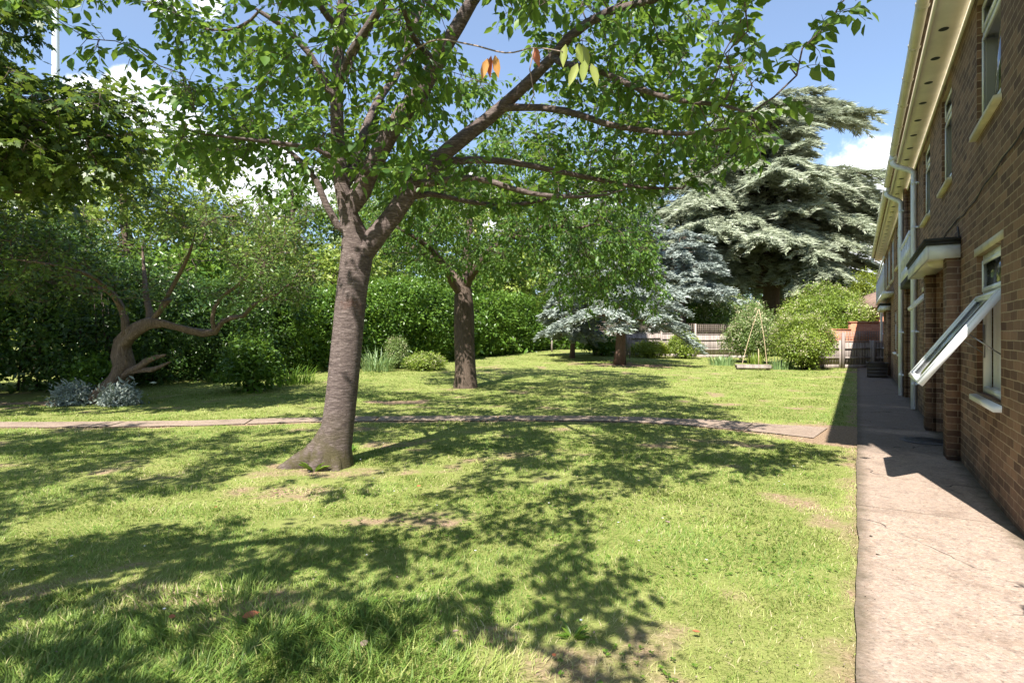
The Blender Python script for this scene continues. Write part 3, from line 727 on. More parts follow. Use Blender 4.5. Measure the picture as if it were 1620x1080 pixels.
# balcony door and glazing in the recess
win(13.9, 15.5, 2.75, 4.7, 4.3, [14.7], sill=False, tf=2.245); win(13.9, 15.5, .0, 2.2, None, [14.7], sill=False, tf=2.245)
# lintel bands over ground floor windows
for a, b in ((6.06, 7.15), (11.55, 12.5)):
    g_ = MB(); B(g_, a - .1, b + .1, WT - .008, WT + .04, 2.243, 2.315); g_.build('lintel', M['sill'], bl)
# net curtain and inner sill in the open window
g_ = MB(); nn = 60
xs = np.linspace(6.13, 7.09, nn); yy = -(WT + .13) + .012 * np.sin(np.arange(nn) * 1.1) + .006 * np.sin(np.arange(nn) * 2.7)
Vc = np.concatenate([np.stack([xs, yy, np.full(nn, .93)], 1), np.stack([xs, yy, np.full(nn, 1.84)], 1)]); i = np.arange(nn - 1)
g_.add(Vc, np.stack([i, i + 1, i + 1 + nn, i + nn], 1)); g_.build('net_curtain', M['blind'], w_low)
g_ = MB(); B(g_, 6.08, 7.13, WT + .11, WT + .35, .88, .91); g_.build('inner_sill', M['upvc'], w_low)

def hung_sash(s0, s1, htop, length, ang, parent, name='sash'):
    """top hung opening light swung outwards: hinge along s at height htop"""
    c, s_ = math.cos(ang), math.sin(ang); hy = -(WT + .02)
    O = np.array((0, hy, htop)); dn = np.array((0, s_, -c)); nrm = np.array((0, c, s_))   # dn: down along the sash, nrm: its outer face
    def bar(g, x0, x1, a, b, q0, q1):
        ce = O + np.array(((x0 + x1) / 2, 0, 0)) + dn * (a + b) / 2 + nrm * (q0 + q1) / 2
        g.obox(ce, (abs(x1 - x0) / 2, 0, 0), dn * (b - a) / 2, nrm * (q1 - q0) / 2)
    g = MB(); w = .062
    for q0, q1, ins in ((-.028, .018, 0), (.0185, .034, .014)):
        ww = w - ins * 1.4
        bar(g, s0 + ins, s0 + ww, ins, length - ins, q0, q1); bar(g, s1 - ww, s1 - ins, ins, length - ins, q0, q1)
        bar(g, s0 + ww, s1 - ww, ins, ww, q0, q1); bar(g, s0 + ww, s1 - ww, length - ww, length - ins, q0, q1)
    ob = g.build(name, M['upvc'], parent)
    p = MB(); bar(p, s0 + w - .004, s1 - w + .004, w - .004, length - w + .004, -.004, .004); p.build('pane', M['glass'], ob) if parent is bl else None
    if parent is not bl: p.build('sash_glass', M['glass'], parent)
    return O, dn, nrm
O, dn, nrm = hung_sash(6.10, 7.11, 1.83, .98, R(35), w_low)
for x in (6.16, 7.05):     # friction stays
    g_ = MB(); a = O + np.array((x, 0, 0)) + dn * .42 - nrm * .03; b = np.array((x, -(WT + .04), 1.28)); g_.tube([b, a], .006, 6)
    g_.obox(a + nrm * .01, (.012, 0, 0), dn * .17, nrm * .006); g_.obox(b + np.array((0, 0, .12)), (.008, 0, 0), (0, .008, 0), (0, 0, .16)); g_.build('stay', M['metal'], w_low)
g_ = MB(); a = O + np.array((6.6, 0, 0)) + dn * .90 - nrm * .035; g_.obox(a, (.05, 0, 0), dn * .012, nrm * .01); g_.build('handle', M['upvc'], w_low)
w2 = [o for o in bl.children if o.name.startswith('window')][4]
hung_sash(11.62, 12.43, 2.18, .36, R(42), w2)

# porch canopies
def canopy(s0, s1, name='porch_canopy'):
    t0 = .68; g = MB()
    B(g, s0, s1, t0, WT - .004, 2.50, 2.545); B(g, s0 - .012, s1 + .012, t0 - .014, WT - .006, 2.545, 2.58)
    ob = g.build(name, M['felt'], bl)
    f = MB(); B(f, s0 + .01, s1 - .01, t0 + .008, t0 + .03, 2.345, 2.499); B(f, s0 + .01, s0 + .032, t0 + .031, WT - .007, 2.345, 2.499); B(f, s1 - .032, s1 - .01, t0 + .031, WT - .007, 2.345, 2.499)
    f.build('fascia', M['white'], ob)
    u = MB(); B(u, s0 + .033, s1 - .033, t0 + .031, WT - .009, 2.365, 2.40); B(u, s0 + .385, s1 - .48, WT - .008, 2.09, 2.381, 2.42); u.build('underside', M['cream'], ob)
    return ob
cn = canopy(8.12, 10.95); canopy(23.75, 26.5)
def dome(mb, c, r, hgt, n=16, k=6):
    V = []
    for i in range(k):
        a = i / (k - 1) * math.pi / 2
        for j in range(n): V.append((c[0] + r * math.cos(a) * math.cos(2 * math.pi * j / n), c[1] + r * math.cos(a) * math.sin(2 * math.pi * j / n), c[2] - hgt * math.sin(a)))
    i = np.arange(k - 1)[:, None] * n; j = np.arange(n)[None]; j2 = (j + 1) % n
    mb.add(V, np.stack([i + j, i + n + j, i + n + j2, i + j2], -1).reshape(-1, 4))
g_ = MB(); dome(g_, (8.62, -.86, 2.363), .125, .085); lm = g_.build('lamp', M['lamp'], cn, smooth=True)
# front doors in the porch recesses
for s_ in (8.9, 24.6):
    g_ = MB(); B(g_, s_, s_ + .95, 2.06, 2.098, .02, 2.1); d_ = g_.build('door', M['door'], bl)
    k = MB(); B(k, s_ - .06, s_ - .002, 2.04, 2.095, .02, 2.16); B(k, s_ + .952, s_ + 1.01, 2.04, 2.095, .02, 2.16); B(k, s_ - .002, s_ + .952, 2.04, 2.095, 2.102, 2.16); k.build('frame', M['white'], d_)
    k = MB(); B(k, s_ + .82, s_ + .86, 2.0, 2.058, 1.0, 1.12); k.build('handle', M['metal'], d_)
# intercom box
g_ = MB(); B(g_, 10.44, 10.498, 1.16, 1.26, 1.33, 1.52); g_.build('intercom_box', M['white'], bl)
# balcony in the recess
g_ = MB(); B(g_, 13.5, 15.9, .86, 2.2, 2.52, 2.66); bal = g_.build('balcony', M['felt'], bl)
g_ = MB(); B(g_, 13.52, 15.88, .87, .90, 2.67, 2.90); B(g_, 13.52, 15.88, .865, .905, 3.42, 3.52)
for s_ in np.arange(13.55, 15.9, .46): B(g_, s_, s_ + .16, .871, .899, 2.90, 3.42)
B(g_, 13.52, 15.88, .872, .898, 3.10, 3.24)
g_.build('railing', M['white'], bal)
# slim balcony rail with posts further along the upper floor
g_ = MB(); B(g_, 21.7, 30.0, .72, .76, 3.95, 4.0); B(g_, 21.7, 30.0, .72, .76, 3.72, 3.76)
for s_ in np.arange(21.75, 30.0, 1.03): B(g_, s_, s_ + .05, .725, .755, 2.85, 3.72)
r_ = g_.build('railing', M['white'], bl)
g_ = MB(); B(g_, 21.7, 30.0, .70, WT - .004, 2.78, 2.86); g_.build('balcony_slab', M['white'], bl)
# phone cable clipped along the wall
P = [(5.3, -(WT - .012), 3.30), (6.2, -(WT - .012), 3.22)]
xs = np.linspace(5.2, 13.2, 60); hh = 2.80 + .12 * np.exp(-((xs - 5.2) / 1.2) ** 2) * 1 + .014 * np.sin(xs * 3.1) + .01 * np.sin(xs * 7.7)
g_ = MB(); g_.tube(np.stack([xs, np.full(60, -(WT - .010)), hh], 1), .0055, 6)
P2 = [(8.3, -(WT - .01), 2.72), (8.25, -(WT - .012), 2.66), (8.2, -(WT - .012), 2.58)]
g_.tube(P2, .008, 6); g_.build('cable', M['lead'], bl)
# black flexible conduit end on the inner window ledge
g_ = MB(); th = np.linspace(0, 5, 14); g_.tube(np.stack([6.16 + .03 * np.cos(th), np.full(14, -(WT + .10)), .96 + .012 * th + .03 * np.sin(th)], 1), .012, 7)
tag(g_.build('pen_pot', M['black']), 'small black item standing on the ledge inside the open window', 'ornament').matrix_world = bl.matrix_world
bpy.context.view_layer.update()
bpy.data.objects['pen_pot'].rotation_euler.z = BROT

# manhole cover
g_ = MB(); c = st(9.45, .80, .024); th = np.linspace(0, 2 * math.pi, 33)[:-1]
g_.add([(c[0] + .30 * math.cos(a), c[1] + .30 * math.sin(a), .027) for a in th] + [(c[0] + .26 * math.cos(a), c[1] + .26 * math.sin(a), .034) for a in th] + [(c[0], c[1], .034)],
       [(i, (i + 1) % 32, 32 + (i + 1) % 32, 32 + i) for i in range(32)], [(32 + i, 32 + (i + 1) % 32, 64) for i in range(32)])
for i in range(-4, 5): g_.obox((c[0], c[1] + i * .052, .036), (math.sqrt(.25 ** 2 - (i * .052) ** 2), 0, 0), (0, .012, 0), (0, 0, .003))
tag(g_.build('manhole_cover', M['iron']), 'round dark iron manhole cover set in the footpath beside the brick piers', 'manhole cover')
#SECTION-TREES
# ================================================================== TREES
def colonize(nodes, parent, attr, step=.3, kill=.35, infl=2.5, maxit=80, bias=(0, 0, 0.0), rg=rng, jit=.15):
    nodes = [np.asarray(p, float) for p in nodes]; parent = list(parent)
    attr = np.asarray(attr, float); na = len(attr)
    best = np.full(na, 1e9); bi = np.zeros(na, int); alive = np.ones(na, bool); start = 0
    for it in range(maxit):
        new = np.array(nodes[start:])
        if len(new):
            for c0 in range(0, len(new), 400):
                d = np.linalg.norm(attr[:, None] - new[None, c0:c0 + 400], axis=2); k = d.argmin(1); dm = d[np.arange(na), k]
                u = dm < best; best[u] = dm[u]; bi[u] = k[u] + start + c0
        alive &= best > kill
        start = len(nodes)
        act = alive & (best < infl)
        if not act.any():
            if alive.any() and infl < 30: infl *= 1.6; continue
            break
        ids = np.unique(bi[act]); allp = np.array(nodes)
        for i in ids:
            sel = act & (bi == i); v = norm(attr[sel] - allp[i]).sum(0)
            nv = norm(v / sel.sum() + np.array(bias) + rg.normal(0, jit, 3))
            nodes.append(allp[i] + nv * step); parent.append(int(i))
        if len(nodes) > 14000: break
        # stalled attractors
        if it > 5 and len(nodes) - start < 3: break
    return np.array(nodes), np.array(parent)

def skeleton(limbs, step=.25):
    """limbs: list of (points, radii, parent limb or None) ; returns nodes, parent, preset radius"""
    nodes = []; par = []; rad = []
    for pts, rr, pl in limbs:
        pts = np.asarray(pts, float); seg = np.linalg.norm(np.diff(pts, axis=0), axis=1); L = np.concatenate([[0], np.cumsum(seg)])
        n = max(2, int(L[-1] / step)); q = np.linspace(0, L[-1], n + 1)
        Pn, _ = smooth_line(pts, np.zeros(len(pts)), 20); ls = np.concatenate([[0], np.cumsum(np.linalg.norm(np.diff(Pn, axis=0), axis=1))])
        q2 = np.linspace(0, ls[-1], n + 1); P = np.stack([np.interp(q2, ls, Pn[:, k]) for k in range(3)], 1)
        r = np.interp(q, L, np.asarray(rr, float))
        if nodes and pl is not None:
            A = np.array(nodes); k = int(np.linalg.norm(A - P[0], axis=1).argmin()); prev = k
        else: nodes.append(P[0]); par.append(-1); rad.append(r[0]); prev = len(nodes) - 1
        for p, r_ in zip(P[1:], r[1:]): nodes.append(p); par.append(prev); rad.append(r_); prev = len(nodes) - 1
    return nodes, par, rad

def finish_radii(nodes, par, preset, r0=.006, ex=2.4):
    n = len(nodes); acc = np.zeros(n); ch = [[] for _ in range(n)]
    for i in range(n):
        if par[i] >= 0: ch[par[i]].append(i)
    for i in range(n - 1, -1, -1):
        if not ch[i]: acc[i] = r0 ** ex
        if par[i] >= 0: acc[par[i]] += acc[i]
    r = acc ** (1 / ex); m = len(preset)
    pr = np.array(preset); r[:m] = pr                      # hand-set limbs keep their girth
    for i in range(m, n): r[i] = min(r[i], r[par[i]] * .92)
    return r, ch

def wood(name, nodes, par, r, ch, mat, parent, rmin=0, rmax=1e9, big=16, smooth=True, roots=None, lump=.0):
    """tubes along chains; each chain follows its thickest child"""
    V = []; Qs = []; off = 0
    n = len(nodes); start = [(i, -1) for i in range(n) if par[i] < 0]; stack = list(start)
    g = np.random.default_rng(5)
    while stack:
        i, p0 = stack.pop(); chain = ([p0] if p0 >= 0 else []) + [i]; cur = i
        while ch[cur]:
            cs = ch[cur]; k = max(cs, key=lambda c: r[c])
            for c in cs:
                if c != k: stack.append((c, cur))
            chain.append(k); cur = k
        rr = r[chain].copy()
        if p0 >= 0 and len(chain) > 1: rr[0] = min(rr[0], rr[1] * 1.25)
        mx = rr[-1 if len(rr) < 2 else 1]
        if len(chain) < 2 or not (rmin <= mx < rmax): continue
        sides = big if mx > .1 else 8 if mx > .03 else 5 if mx > .012 else 3
        P = np.array(nodes)[chain] if False else NP_[chain]
        wob = None
        if lump and mx > .05:
            a = np.arange(sides) / sides * 2 * math.pi
            wob = 1 + lump * np.array([np.sin(a * 2 + z * 1.3 + g.random()) * .5 + np.sin(a * 3 - z * .9) * .5 + np.sin(a * 5 + z * 2) * .3 for z in np.arange(len(chain)) * .6])
        tv, tq = tube(P, rr, sides, wob)
        V.append(tv); Qs.append(tq + off); off += len(tv)
        e = off; V.append(P[-1:] + norm(P[-1:] - P[-2:-1]) * rr[-1]); off += 1
        q = e - sides + np.arange(sides)
        TR.append(np.stack([q, np.roll(q, -1), np.full(sides, e)], 1))
    tr = np.concatenate(TR) if TR else np.zeros((0, 3), int); TR.clear()
    if not V: return None
    return mk(name, np.concatenate(V), [np.concatenate(Qs), tr], mat, parent, smooth)
TR = []; NP_ = None

def twig_leaves(nodes, par, ch, r, rthr, per, size, droop=.5, spread=.8, rg=rng, keep=None):
    """leaf bases and directions on fine twigs"""
    ids = np.array([i for i in range(len(nodes)) if r[i] < rthr and par[i] >= 0])
    if keep is not None: ids = ids[rg.random(len(ids)) < keep]
    rep = np.repeat(ids, per); n = len(rep)
    a = nodes[rep]; b = nodes[par[rep]]; f = rg.random(n)[:, None]
    P = a + (b - a) * f; tw = norm(a - b)
    side = norm(np.cross(tw, rdir(n))); D = norm(tw * rg.uniform(.1, .7, n)[:, None] + side * spread + np.array((0, 0, -droop)) * rg.uniform(.5, 1.5, n)[:, None])
    P = P + D * (size * .18)
    N = norm(np.array((0, 0, 1.)) + rdir(n) * .55 + side * .35)
    return P, D, N

def side_twigs(nodes, par, r, rthr, prob, length, nl, size, rg, droop=.4, thick=.0032):
    """short leafy side twigs on the fine branches: returns tube mesh data and leaf frames"""
    ids = np.array([i for i in range(len(nodes)) if r[i] < rthr and par[i] >= 0])
    m = rg.poisson(prob, len(ids)); ids = np.repeat(ids, m); n = len(ids)
    a = nodes[ids]; tw = norm(a - nodes[par[ids]]); a = a - tw * (rg.random((n, 1)) * .2)
    side = norm(np.cross(tw, rdir_(n, rg))); L = length * rg.uniform(.45, 1.25, n)
    d0 = norm(side + tw * .5 + np.array((0, 0, .18))); 
    K = 4; pts = [a]; d = d0
    for j in range(K - 1):
        d = norm(d + np.array((0, 0, -droop * .5)) * rg.uniform(.3, 1.2, (n, 1)) + rg.normal(0, .18, (n, 3))); pts.append(pts[-1] + d * (L / (K - 1))[:, None])
    pts = np.stack(pts, 1)                                   # n,K,3
    rad = np.linspace(thick, thick * .45, K); th = np.arange(3) * 2 * math.pi / 3
    T = norm(pts[:, -1] - pts[:, 0]); u = norm(np.cross(T, np.array((.3, .2, .9)))); v = np.cross(T, u)
    ring = np.cos(th)[None, :, None] * u[:, None] + np.sin(th)[None, :, None] * v[:, None]
    V = (pts[:, :, None] + ring[:, None] * rad[None, :, None, None]).reshape(-1, 3)
    base = (np.arange(n) * K * 3)[:, None, None]; i = np.arange(K - 1)[None, :, None] * 3; j = np.arange(3)[None, None]; j2 = (j + 1) % 3
    Q = np.stack([base + i + j, base + i + j2, base + i + 3 + j2, base + i + 3 + j], -1).reshape(-1, 4)
    f = np.tile(np.linspace(.25, 1, nl), n).reshape(n, nl); seg = np.clip((f * (K - 1)).astype(int), 0, K - 2); fr = f * (K - 1) - seg
    ar = np.arange(n)[:, None]; P = pts[ar, seg] + (pts[ar, seg + 1] - pts[ar, seg]) * fr[..., None]; tdir = norm(pts[ar, seg + 1] - pts[ar, seg])
    sg = np.where(np.arange(nl) % 2 == 0, 1., -1.)[None, :, None]; sd = norm(np.cross(tdir, np.array((0, 0, 1.)))) * sg
    D = norm(sd * .8 + tdir * .6 + np.array((0, 0, -droop)) * rg.uniform(.4, 1.9, (n, nl, 1)) + rg.normal(0, .22, (n, nl, 3)))
    N = norm(np.array((0, 0, 1.)) + rg.normal(0, .45, (n, nl, 3)))
    return V, Q, (P + D * size * .2).reshape(-1, 3), D.reshape(-1, 3), N.reshape(-1, 3)
def rdir_(n, rg):
    v = rg.normal(0, 1, (n, 3)); return norm(v)

def make_tree(name, loc, label, limbs, attr, leafspec, bark, group=None, cat='tree', step=.28, kill=.33, infl=2.5, r0=.006, seed=1, bias=(0, 0, 0), lump=.0, rg=None, maxit=80, jit=.15, barksmall=None):
    global NP_
    rg = np.random.default_rng(seed)
    root = empty(name, loc, label, cat, group); loc = np.array(loc, float)
    L2 = [(np.asarray(p, float) - loc, r, q) for p, r, q in limbs]
    nd, pa, ra = skeleton(L2)
    nd, pa = colonize(nd, pa, np.asarray(attr) - loc, step, kill, infl, maxit, bias, rg, jit)
    r, ch = finish_radii(nd, pa, ra, r0); NP_ = nd
    wood('trunk', nd, pa, r, ch, bark, root, rmin=.03, lump=lump)
    wood('branch', nd, pa, r, ch, barksmall or bark, root, rmax=.03)
    for (rthr, prob, size, wid, tmpl, mat, droop, length, nl) in leafspec:
        V, Q, P, D, N = side_twigs(nd, pa, r, rthr, prob, length, nl, size, rg, droop)
        mk('twig', V, [Q], barksmall or bark, root)
        n = len(P); sz = size * rg.uniform(.38, 1.3, n) ** .8; print(name, 'nodes', len(nd), 'leaves', n)
        cl = fnoise(P[:, 0] * 1.3 + P[:, 2], P[:, 1] * 1.3, 2)
        leaves('foliage', P, D, N, sz, sz * wid, tmpl, mat, root, tint=np.clip(rg.random(n) * .75 + cl * .5 - .12, 0, 1))
    return root, nd, pa, r

def ell(n, c, rad, rg, shell=0.0, low=-1.0):
    P = rdir(n * 2) if low <= -1 else rdir(n * 2, low, 1); q = rg.random(n * 2) ** (1 / 3.)
    q = shell + (1 - shell) * q
    return (P * q[:, None])[:n] * np.array(rad) + np.array(c)

# ---- near cherry
rg1 = np.random.default_rng(21)
Y0 = 6.34
def pp(*a): return [px(*q) for q in a]
base1 = px(522, 742, Y0); base1[2] = terrain(base1[0], base1[1]) - .06
limbs = [
 ([base1, *pp((526, 712, 6.34), (533, 680, 6.34), (541, 620, 6.33), (549, 540, 6.32), (557, 460, 6.3), (566, 400, 6.28), (562, 372, 6.26))], [.28, .21, .178, .17, .166, .168, .18, .145], None),
 (pp((562, 372, 6.26), (551, 335, 6.2), (541, 296, 6.15), (534, 222, 6.1), (533, 150, 6.0), (535, 100, 5.95), (540, 37, 5.85), (543, -40, 5.7), (550, -150, 5.5)), [.13, .105, .088, .075, .07, .062, .055, .04, .02], 0),
 (pp((548, 310, 6.2), (562, 250, 6.3), (578, 205, 6.5), (598, 159, 6.7), (635, 107, 7.0), (660, 30, 7.3), (690, -40, 7.6)), [.075, .06, .052, .045, .038, .028, .015], 0),
 (pp((536, 150, 6.0), (554, 89, 5.6), (585, 40, 5.3), (615, -10, 5.0), (650, -90, 4.6)), [.055, .05, .042, .035, .02], 0),
 (pp((563, 340, 6.2), (575, 290, 6.15), (595, 252, 6.1), (628, 192, 6.0), (665, 148, 5.9), (695, 89, 5.8), (717, 55, 5.7), (745, 5, 5.6), (790, -60, 5.4), (840, -160, 5.0)), [.11, .105, .10, .096, .09, .08, .072, .062, .045, .02], 0),
 (pp((572, 392, 6.26), (591, 378, 6.25), (628, 333, 6.3), (658, 289, 6.35), (710, 237, 6.4), (762, 196, 6.4), (813, 152, 6.3), (866, 100, 6.1), (905, 55, 5.9), (965, 18, 5.6), (1047, -5, 5.2), (1110, -60, 4.9)), [.13, .115, .105, .098, .088, .078, .066, .055, .048, .04, .03, .015], 0),
 (pp((690, 258, 6.4), (740, 253, 6.6), (803, 256, 6.8), (878, 270, 7.0), (940, 283, 7.2), (1009, 296, 7.3), (1080, 298, 7.4)), [.05, .045, .04, .036, .03, .024, .014], 0),
 (pp((660, 300, 6.35), (690, 288, 6.1), (750, 281, 5.9), (790, 292, 5.8), (835, 305, 5.7), (900, 312, 5.6), (960, 308, 5.6)), [.042, .038, .034, .03, .025, .02, .01], 0),
 (pp((650, 303, 6.35), (700, 310, 6.7), (760, 322, 7.2), (830, 322, 7.7), (900, 308, 8.2), (1000, 300, 8.6)), [.036, .032, .028, .025, .02, .01], 0),
 (pp((790, 172, 6.4), (850, 170, 6.2), (905, 178, 6.0), (962, 197, 5.8), (1056, 211, 5.5), (1110, 210, 5.3), (1160, 202, 5.1)), [.045, .04, .036, .032, .026, .02, .01], 0),
 (pp((870, 98, 6.1), (940, 110, 5.5), (1010, 140, 5.0), (1080, 160, 4.6), (1140, 165, 4.3), (1185, 180, 4.1)), [.035, .03, .025, .02, .015, .008], 0),
 (pp((560, 385, 6.26), (537, 362, 6.2), (517, 326, 6.15), (502, 289, 6.1), (480, 259, 6.1), (445, 230, 6.2), (400, 215, 6.3)), [.055, .045, .038, .034, .028, .02, .01], 0),
 (pp((536, 245, 6.1), (518, 237, 6.0), (470, 230, 5.9), (407, 222, 5.7), (370, 218, 5.6), (320, 212, 5.5)), [.035, .03, .025, .02, .015, .008], 0),
 (pp((534, 170, 6.0), (505, 110, 5.9), (470, 60, 5.8), (430, 30, 5.6), (360, -10, 5.4)), [.042, .036, .03, .024, .012], 0),
 (pp((540, 60, 5.9), (500, 0, 5.4), (450, -60, 4.8), (400, -120, 4.3)), [.035, .03, .022, .012], 0),
 (pp((745, 5, 5.6), (780, -30, 5.0), (830, -80, 4.3), (880, -160, 3.7)), [.04, .032, .024, .012], 0),
 (pp((690, 95, 5.8), (660, 70, 5.2), (640, 20, 4.7), (600, -80, 4.0)), [.035, .028, .022, .012], 0),
]

def frame_uv(P): return 810 + F * P[:, 0] / P[:, 1], HZ - F * (P[:, 2] - CH) / P[:, 1]
A = np.concatenate([ell(2600, (-.9, 6.4, 5.0), (5.2, 4.9, 2.2), rg1, .25), ell(900, (1.5, 6.3, 3.9), (2.8, 2.8, 1.3), rg1), ell(420, (-2.9, 6.8, 3.75), (2.0, 2.2, 1.1), rg1)])
u_, v_ = frame_uv(A); z_ = A[:, 2]
rlim = np.where(v_ < 120, 1120 + np.clip(v_, -50, 120) * .8, 1216)
ok = (A[:, 1] > 1.6) & ((u_ < rlim) | (v_ < -25)) & ((u_ > 262 + np.clip(120 - v_, 0, 120) * -.2) | (v_ < -25)) & (A[:, 0] < 2.9)
ok &= z_ > 2.75 + .12 * (np.abs(A[:, 0] + .6) < 1.5)
ok &= ~((v_ > 330) & (u_ < 1100)) & ~((v_ > 250) & (u_ > 1080)) & ~((v_ > 290) & (u_ < 600))
ok &= ~((A[:, 1] < 3.4) & (v_ > 60)) & ~((A[:, 1] < 4.4) & (v_ > 170))
ok &= fnoise(A[:, 0] * 1.0 + A[:, 2] * 1.1, A[:, 1] * 1.0 + A[:, 2] * .4, 2) > .50
A = A[ok]
def sun_gap(A_, pts, rr):
    # openings cut into the crown along the sun's rays so sunlight reaches the trunk
    keep = np.ones(len(A_), bool)
    for p in pts:
        w = A_ - np.array(p); q = w @ SD; d = np.linalg.norm(w - q[:, None] * SD, axis=1); keep &= ~((d < rr) & (q > .3))
    return A_[keep]
GAPS = [(-2.0, 6.2, .55), (-1.93, 6.2, 1.25), (-1.9, 6.2, 1.7), (-1.8, 6.2, 2.3)]
def shade_clumps(lst, rg, k=32):
    # leaf masses overhead, out of the camera's view, each shading one patch of the front lawn
    o = []
    for u, v, rr in lst:
        Yg = F * CH / (v - HZ); Xg = (u - 810) / F * Yg; h = .41 * Yg + 1.35 + rg.uniform(.1, .9)
        c = np.array((Xg, Yg, 0)) + SD / SD[2] * h; o.append(ell(k, c, (rr * 1.45, rr * 1.45, rr * .8), rg))
    return np.concatenate(o)
A = np.concatenate([A, shade_clumps([(760, 765, .42), (850, 757, .45), (940, 757, .35), (780, 825, .3), (860, 835, .26), (900, 900, .27), (835, 905, .22), (965, 935, .24), (900, 985, .26), (985, 1000, .16), (820, 965, .2),
   (950, 1065, .2), (700, 965, .15), (880, 1060, .17), (560, 850, .28), (615, 868, .27), (645, 835, .16), (740, 900, .10), (620, 1000, .14), (640, 715, .42), (730, 705, .45), (820, 705, .42), (905, 705, .38), (560, 775, .22), (700, 800, .16)], rg1)])
A = sun_gap(A, GAPS, .33)
# a few low sprays at the right edge
A = np.concatenate([A, np.array([px(u, v, y) for u, v, y in ((1215, 90, 4.0), (1240, 95, 3.8), (1205, 140, 4.1), (1230, 250, 4.3), (1255, 225, 4.2), (1190, 60, 4.2), (1120, 230, 4.6), (300, 150, 5.3), (285, 110, 5.2), (235, 60, 5.0), (200, 70, 4.9), (170, 68, 4.8), (270, 190, 5.2), (320, 240, 5.4))])])
chl = [(.03, 2.6, .112, .60, LEAF_OV, M['cherry_leaf'], .42, .30, 6)]
t1, nd1, pa1, r1 = make_tree('cherry_tree', base1 * np.array((1, 1, 0)) + np.array((0, 0, .0)), 'near cherry tree with leaning banded grey trunk standing in the front lawn', limbs, A, chl, M['cherry_bark'], step=.2, kill=.27, infl=1.6, r0=.0045, seed=31, lump=.035, bias=(0, 0, .05), jit=.22)
print('cherry nodes', len(nd1), 'attr', len(A))
# root flare
g_ = MB(); c = base1 + np.array((0, 0, .02))
for ang, ln, rr in ((3.35, .44, .15), (2.75, .25, .11), (5.3, .16, .10), (.2, .10, .10), (4.3, .16, .12), (1.4, .15, .10)):
    d = np.array((math.cos(ang), math.sin(ang), 0))
    P = [c + d * .02 + np.array((0, 0, .50)), c + d * .13 + np.array((0, 0, .20)), c + d * (.13 + ln * .45) + np.array((0, 0, .075)), c + d * (.15 + ln) + np.array((0, 0, -.05))]
    P = smooth_line(np.array(P), np.zeros(4), 5)[0] - t1.location
    g_.tube(P, rr * np.interp(np.linspace(0, 1, len(P)), [0, .33, .66, 1], [.35, .95, .8, .4]), 10)
g_.build('root', M['cherry_bark'], t1, smooth=True)
# red and yellow hanging leaves on a pale twig
g_ = MB()
tw = px_ = [px(620, 108, 4.6), px(680, 66, 4.0), px(740, 70, 3.6), px(800, 84, 3.3), px(845, 76, 3.15), px(890, 82, 3.0)]
tw = np.array(tw) - np.array(t1.location); g_.tube(smooth_line(tw, np.zeros(6), 4)[0], np.linspace(.007, .003, 21), 5)
t2_ = np.array([px(845, 76, 3.15), px(838, 110, 3.15), px(845, 150, 3.2), px(835, 170, 3.2)]) - np.array(t1.location); g_.build('branch', M['pale_twig'], t1); g_ = MB(); g_.tube(t2_, .0035, 5)
g_.build('branch', M['pale_twig'], t1)
def handleaf(L, mat):
    P = np.array([px(u, v, y) for u, v, y, *_ in L]) - np.array(t1.location); D = np.array([(a, b, -1.) for *_, a, b in L]); n = len(L)
    N = norm(np.array((-.2, -1., .3)) + rng.normal(0, .25, (n, 3)))
    for i in range(n): leaves('leaf', P[i:i + 1], D[i:i + 1], N[i:i + 1], .115 + .02 * rng.random(1), .05, LEAF_OV, mat, t1)
handleaf([(777, 88, 3.3, -.1, .1), (783, 87, 3.3, .15, .1), (772, 92, 3.3, -.3, 0), (846, 74, 3.15, .2, 0)], M['autumn_leaf'])
handleaf([(915, 68, 3.0, .15, 0), (922, 70, 3.0, .25, 0.1), (895, 70, 3.0, -.15, 0), (925, 95, 3.0, -.1, 0), (935, 100, 3.0, .3, 0), (914, 100, 3.0, -.4, 0)], M['yellow_leaf'])

# ---- second cherry
rg2 = np.random.default_rng(5)
def tz(x, y): return float(terrain(x, y))
b2 = px(736, 610, 15.6); b2[2] = tz(b2[0], b2[1]) - .05
k = 15.6
limbs2 = [([b2, *pp((736, 590, k), (735, 540, k), (734, 490, k), (733, 468, k))], [.36, .30, .275, .28, .26], None),
 (pp((733, 468, k), (722, 455, k - .2), (712, 440, k - .5), (700, 415, k - 1), (670, 385, k - 1.6), (630, 360, k - 2)), [.13, .12, .10, .08, .06, .03], 0),
 (pp((733, 468, k), (737, 430, k), (740, 380, k + .2), (745, 320, k + .4), (750, 270, k + .4)), [.2, .15, .12, .08, .03], 0),
 (pp((736, 450, k), (760, 415, k - .6), (800, 380, k - 1.2), (860, 360, k - 1.6), (920, 360, k - 2)), [.13, .11, .085, .06, .03], 0),
 (pp((738, 440, k), (770, 400, k + .8), (820, 370, k + 1.6), (890, 350, k + 2)), [.11, .09, .07, .03], 0),
 (pp((734, 450, k), (700, 420, k + .8), (650, 390, k + 1.8), (600, 370, k + 2.4)), [.11, .09, .07, .03], 0)]
A2 = np.concatenate([ell(1500, (.15, 15.4, 4.3), (4.4, 4.2, 2.6), rg2, .3), ell(330, (3.4, 14.6, 3.1), (1.5, 1.5, 1.4), rg2)])
u_, v_ = frame_uv(A2); ok = (A2[:, 2] > 2.05) & ~((v_ > 440) & (u_ < 850)) & (fnoise(A2[:, 0] * .8 + A2[:, 2] * .8, A2[:, 1] * .8, 2) > .43) & (u_ < 1045)
A2 = A2[ok]
chl2 = [(.04, 4.2, .13, .52, LEAF_DI, M['cherry_leaf'], .6, .42, 8)]
